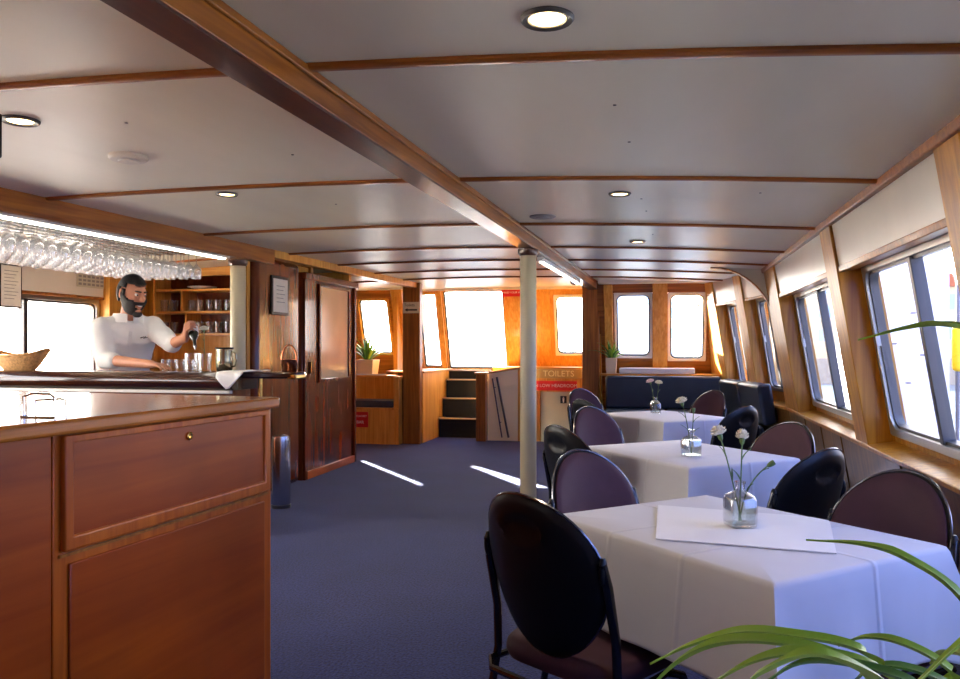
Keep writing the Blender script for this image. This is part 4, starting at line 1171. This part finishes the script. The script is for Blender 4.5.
def beardp(c):
    x,y,z=c
    if y<.004: return False
    if abs(x)<.024 and -.071<z<-.047: return False
    if z<-.040: return True
    if y<.022: return z<.034
    if y<.055: return z<-.006-.5*(y-.022)
    return z<-.034-.0*abs(x) or (abs(x)>.040 and z<-.022)
patch(hairp,1.015,.016,'hair',HAIR); patch(beardp,1.02,.016,'beard',HAIR)
mb=MB()
mb.ball(H_(0,.082,-.118),.036,.030,.026,n=8); mb.build('beard_tip',HAIR,man)
for sd in (-1,1):
    MB().ball(H_(sd*.031,.083,.014),.0125,n=8).build('eye',plain('eye white',srgb(220,214,206),.3) if sd<0 else bpy.data.materials['eye white'],man)
    MB().ball(H_(sd*.030,.0925,.011),.0062,n=6).build('iris',HAIR,man)
    MB().cap(H_(sd*.014,.1015,.034),H_(sd*.047,.088,.036),.0058,.004,8).build('eyebrow',HAIR,man)
MB().tube([H_(-.022,.0925,-.055),H_(-.011,.0985,-.059),H_(0,.1005,-.060),H_(.011,.0985,-.059),H_(.022,.0925,-.055)],[.002,.0052,.006,.0052,.002],8).build('teeth',WHITEP,man)
# shirt: one continuous garment, sleeves turned back at the elbow
sh_=MB()
sh_.loft([section((-3.98,5.33,.90),.185,.135),section((-3.965,5.32,1.03),.178,.132),section((-3.945,5.295,1.15),.188,.138),section((-3.90,5.26,1.29),.205,.142),section((-3.875,5.245,1.39),.188,.115),section((-3.865,5.238,1.45),.095,.088)])
def mid(a,b,t): return a+(b-a)*t
sh_.cap(SH_N+Vector((.012,.012,.0)),EL_N,.084,.066,16); sh_.cap(EL_N,mid(EL_N,WR_N,.16),.064,.058,16)
sh_.cap(SH_F-Vector((.012,.012,.0)),EL_F,.082,.062,16); sh_.cap(EL_F,mid(EL_F,WR_F,.10),.060,.056,16)
sh_.cap(mid(SH_N,SH_F,.12)+Up*.012,NB+Up*.0,.06,.07,14); sh_.cap(mid(SH_N,SH_F,.88)+Up*.012,NB,.06,.07,14)
so_=sh_.build('shirt',SHIRTM,man); remesh(so_,.011,4)
tx=bpy.data.textures.new('folds','CLOUDS'); tx.noise_scale=.11; tx.noise_depth=2
dm=so_.modifiers.new('Folds','DISPLACE'); dm.texture=tx; dm.strength=.022; dm.mid_level=.35
for w_,t_,r_ in ((EL_N,mid(EL_N,WR_N,.17),.060),(EL_F,mid(EL_F,WR_F,.11),.058)):
    dd_=(t_-w_).normalized(); MB().cap(t_-dd_*.02,t_+dd_*.012,r_,r_,16).build('cuff',SHIRTM,man)
# collar wings, placket, chest logo
CB=NB+Up*.028
for sd in (-1,1):
    n8=[]
    for q in range(9):
        a=-PI/2+ (PI*.94)*q/8
        p=CB+A_*(sd*.101*math.cos(a))+Fw*(.098*math.sin(a)+.004); n8.append((p-Up*.004,q/8))
    mb=MB()
    mb.loft([[p+Up*(.034-.012*t),p+Up*(-.012-.034*t)+ (p-CB).normalized()*.016,p+Up*(-.014-.034*t)+(p-CB).normalized()*.010,p+Up*(.030-.012*t)-(p-CB).normalized()*.004] for p,t in n8])
    mb.build('collar',SHIRTM,man)
def chest(x,z):   # point on the front of the shirt
    c=Vector((-3.90,5.26,1.29)); t=(z-1.15)/.14; c=Vector((-3.945+.045*t,5.295-.035*t,z))
    return c+A_*x+Fw*(.146*math.sqrt(max(0,1-(x/.205)**2))+.004)
MB().loft([[chest(-.012,z),chest(.012,z),chest(.012,z)+Fw*.004,chest(-.012,z)+Fw*.004] for z in [1.02+.05*i for i in range(8)]]).build('placket',SHIRTM,man)
for z in (1.10,1.18,1.26,1.34): MB().ball(chest(0,z)+Fw*.006,.005,n=6).build('button',WHITEP,man)
lg=MB()
for x0,z0,x1,z1 in ((.075,1.325,.095,1.332),(.098,1.322,.108,1.336),(.110,1.326,.125,1.330)): lg.cap(chest(x0,z0)+Fw*.006,chest(x1,z1)+Fw*.006,.004,.003,6)
lg.build('chest_logo',INK,man)
tr_=MB()
tr_.loft([section((-3.985,5.335,.84),.175,.125),section((-3.98,5.33,.90),.178,.128),section((-3.972,5.325,1.0),.172,.126)])
for hip,kn,an in LEG: tr_.cap(hip,kn,.108,.082,14); tr_.cap(kn,an-Up*.03,.080,.068,14)
to_=tr_.build('trousers',TROUS,man); remesh(to_,.014,3)
for hip,kn,an in LEG:
    MB().cap(an-Up*.055-Fw*.03,an-Up*.055+Fw*.17,.045,.042,12).build('shoe',BLACKP,man)
# bottle in the lifted hand
q=Vector((0,0,1)).rotation_difference(bax).to_matrix().to_4x4()
off=gn*.050+gd*.055
PB=WR_F+off-bax*.075
bt=thing('pouring_bottle','dark green bottle tipped in the barman\'s lifted hand above the tumblers','bottle',PB)
mb=MB(q); mb.lathe([(0,.0),(.031,.002),(.034,.012),(.034,.115),(.026,.14),(.013,.165),(.0115,.215),(.0135,.217),(.0135,.228),(0,.228)],n=20); mb.build('bottle_body',BOTTLEG,bt)
mb=MB(q); mb.lathe([(.0345,.035),(.0348,.036),(.0348,.095),(.0345,.096)],n=20); mb.build('bottle_label',PAPER,bt)
mb=MB(q); mb.lathe([(.012,.228),(.008,.234),(.0045,.262),(.0,.263)],n=12); mb.build('pourer',STEEL,bt)

# ------------------------------------------------------------------ outside
sea=MB(); sea.box(-150,150,-60,220,-1.7,-1.65); struct(sea,'sea',SEAM,smooth=False)
struct(MB().box(1.75,60,-40,9.0,-1.64,-.45),'bounce_ground_side',BOUNCEG,smooth=False)  # ground added outside the windows to bounce light up to the ceiling
struct(MB().box(-60,-5.7,-40,60,-1.64,-.45),'bounce_ground_port',BOUNCEP,smooth=False)  # added sunlit ground, bounces warm light onto the ceiling
v=thing('wharf_booth','white wharf booth standing outside the first side window','booth',(2.72,10.0,-.45))
MB().box(-.40,.48,0,1.6,0,3.1).build('booth_wall',SHIPW,v,bevel=.02)
MB().box(-.46,.54,-.06,1.66,3.1,3.2).build('booth_roof',SHIPW,v,bevel=.02)
for x,z in ((-.1,1.75),(.05,1.3),(.2,1.62),(-.2,1.1),(.1,2.1)): MB().ball((x,-.002,z),.035,.004,.012,6).build('scuff_mark',SHIPM,v)
b1=thing('marker_buoy','yellow marker floats on a pole outside the first side window','buoy',(2.315,7.06,-.45))
MB().cap((0,0,1.55),(0,0,1.85),.04,.04).build('float_body',YEL,b1); MB().cap((0,0,.72),(0,0,.86),.04,.04).build('float_body',YEL,b1); MB().tube([(0,0,0),(0,0,2.3)],.016).build('float_pole',SHIPM,b1)
q_=thing('quay_wall','stone quay along the far side of the harbour','quay',(20,70,-1.7)); MB().box(-12,30,0,8,0,2.1).build('quay_face',STONE,q_)
def bld(name,label,x,y,w,d,h,mat,rows,colsn):
    t=thing(name,label,'building',(x,y,.4 if x>6 else -1.7)); MB().box(-w/2,w/2,0,d,0,h).build('wall',mat,t)
    MB().prism([(-w/2-.3,-.3,h),(w/2+.3,-.3,h),(0,-.3,h+w*.16)],(0,d+.6,0)).build('roof',TERRA if x>6 else BLD2,t)
    for i in range(colsn):
        for j in range(rows):
            xx=-w/2+w*(i+.5)/colsn; zz=.8+(h-1)*(j+.3)/rows
            MB().box(xx-w/colsn*.28,xx+w/colsn*.28,-.05,.05,zz,zz+(h/rows)*.45).build('window',WINB,t)
bld('quay_building','ochre building on the quay seen through the second side window',13.5,72,9,8,7,BLD1,3,5)
bld('quay_building','pale ochre building further along the quay past the ochre one',23,74,8,8,6,BLD1,2,4)
bld('harbour_building','pale blue waterfront building beyond the front corner windows',-3.5,110,12,8,9,BLD2,3,6)
bld('harbour_building','pale blue waterfront building beyond the front window next to the side wall',9.5,122,9,8,7,BLD2,2,5)
for k,(x,y,h) in enumerate(((2.0,17.0,4.6),(2.9,21,5.2),(3.3,15.5,4.0))):
    tag(MB().lathe([(.16,0),(.15,h)],c=(x,y,-1.7),n=12).build('mooring_pile',PILE,None),('thick timber mooring pile outside the bow side window','tall timber mooring pile further off the bow side','short timber mooring pile outside the third side window')[k],'pile','mooring piles')
sb=thing('small_boat','small white boat on the water ahead of the corner window','boat',(2.2,42,-1.7))
m=MB(); m.loft([[(-3,.9,0),(3,.9,0),(3.2,1.2,1.1),(-3.2,1.2,1.1)],[(-2.6,-.9,0),(2.6,-.9,0),(3.2,-1.2,1.1),(-3.2,-1.2,1.1)]]); m.build('hull',SHIPW,sb)
MB().box(-1.2,1.4,-.7,.7,1.1,2.2).build('cabin',SHIPW,sb,bevel=.1); MB().tube([(0,0,2.2),(0,0,5.5)],.04).build('mast',SHIPM,sb)

# ------------------------------------------------------------------ light
wd=bpy.data.worlds.new('World'); SC.world=wd; wd.use_nodes=True
nt=wd.node_tree; N=nt.nodes; L=nt.links; bg=N['Background']
tc=N.new('ShaderNodeTexCoord'); sx=N.new('ShaderNodeSeparateXYZ'); L.new(tc.outputs['Generated'],sx.inputs[0])
def ramp(stops):
    r=N.new('ShaderNodeValToRGB'); e=r.color_ramp.elements
    e[0].position=stops[0][0]; e[0].color=(*stops[0][1],1); e[1].position=stops[-1][0]; e[1].color=(*stops[-1][1],1)
    for ps,cc in stops[1:-1]:
        q=e.new(ps); q.color=(*cc,1)
    return r
mh=N.new('ShaderNodeMath'); mh.operation='MULTIPLY_ADD'; mh.inputs[1].default_value=.5; mh.inputs[2].default_value=.5; L.new(sx.outputs['Z'],mh.inputs[0])
# clear sky: pale towards the sun, deeper blue on the far side from it
warm=ramp([(0,(1.3,1.16,.98)),(.5,(1.5,1.38,1.2)),(.62,(1.35,1.25,1.12)),(1,(.34,.44,.68))])
blue=ramp([(0,(.36,.35,.34)),(.5,(.095,.14,.34)),(.62,(.075,.125,.36)),(1,(.10,.16,.42))])
for r in (warm,blue): L.new(mh.outputs[0],r.inputs['Fac'])
vd=N.new('ShaderNodeVectorMath'); vd.operation='DOT_PRODUCT'; vd.inputs[1].default_value=(-.85,.52,0); L.new(tc.outputs['Generated'],vd.inputs[0])
mr=N.new('ShaderNodeMapRange'); mr.inputs['From Min'].default_value=-.7; mr.inputs['From Max'].default_value=.55; L.new(vd.outputs['Value'],mr.inputs['Value'])
mx=N.new('ShaderNodeMix'); mx.data_type='RGBA'; L.new(mr.outputs['Result'],mx.inputs['Factor'])
L.new(blue.outputs['Color'],mx.inputs['A']); L.new(warm.outputs['Color'],mx.inputs['B'])
L.new(mx.outputs['Result'],bg.inputs['Color']); bg.inputs['Strength'].default_value=8.5
sun=bpy.data.lights.new('sun','SUN'); sun.energy=75; sun.angle=R_(.6); sun.color=(1,.93,.82)
so=bpy.data.objects.new('sun',sun); COL.objects.link(so)
dv=Vector((.63*.925,-.777*.925,-.38)); so.rotation_euler=dv.to_track_quat('-Z','Y').to_euler()

# ------------------------------------------------------------------ camera
cam=bpy.data.cameras.new('camera'); cam.sensor_width=36; cam.lens=36*800/960; cam.shift_y=8.5/960; cam.clip_start=.02
co=bpy.data.objects.new('camera',cam); COL.objects.link(co); co.location=(0,0,1.25); co.rotation_euler=(PI/2,0,math.atan(180/800))
SC.camera=co
SC.view_settings.view_transform='Standard'; SC.view_settings.look='None'; SC.view_settings.gamma=1; SC.view_settings.use_curve_mapping=False
SC.view_settings.exposure=0.78
SC.cycles.max_bounces=10; SC.cycles.transparent_max_bounces=32; SC.cycles.sample_clamp_indirect=6; SC.cycles.use_denoising=True
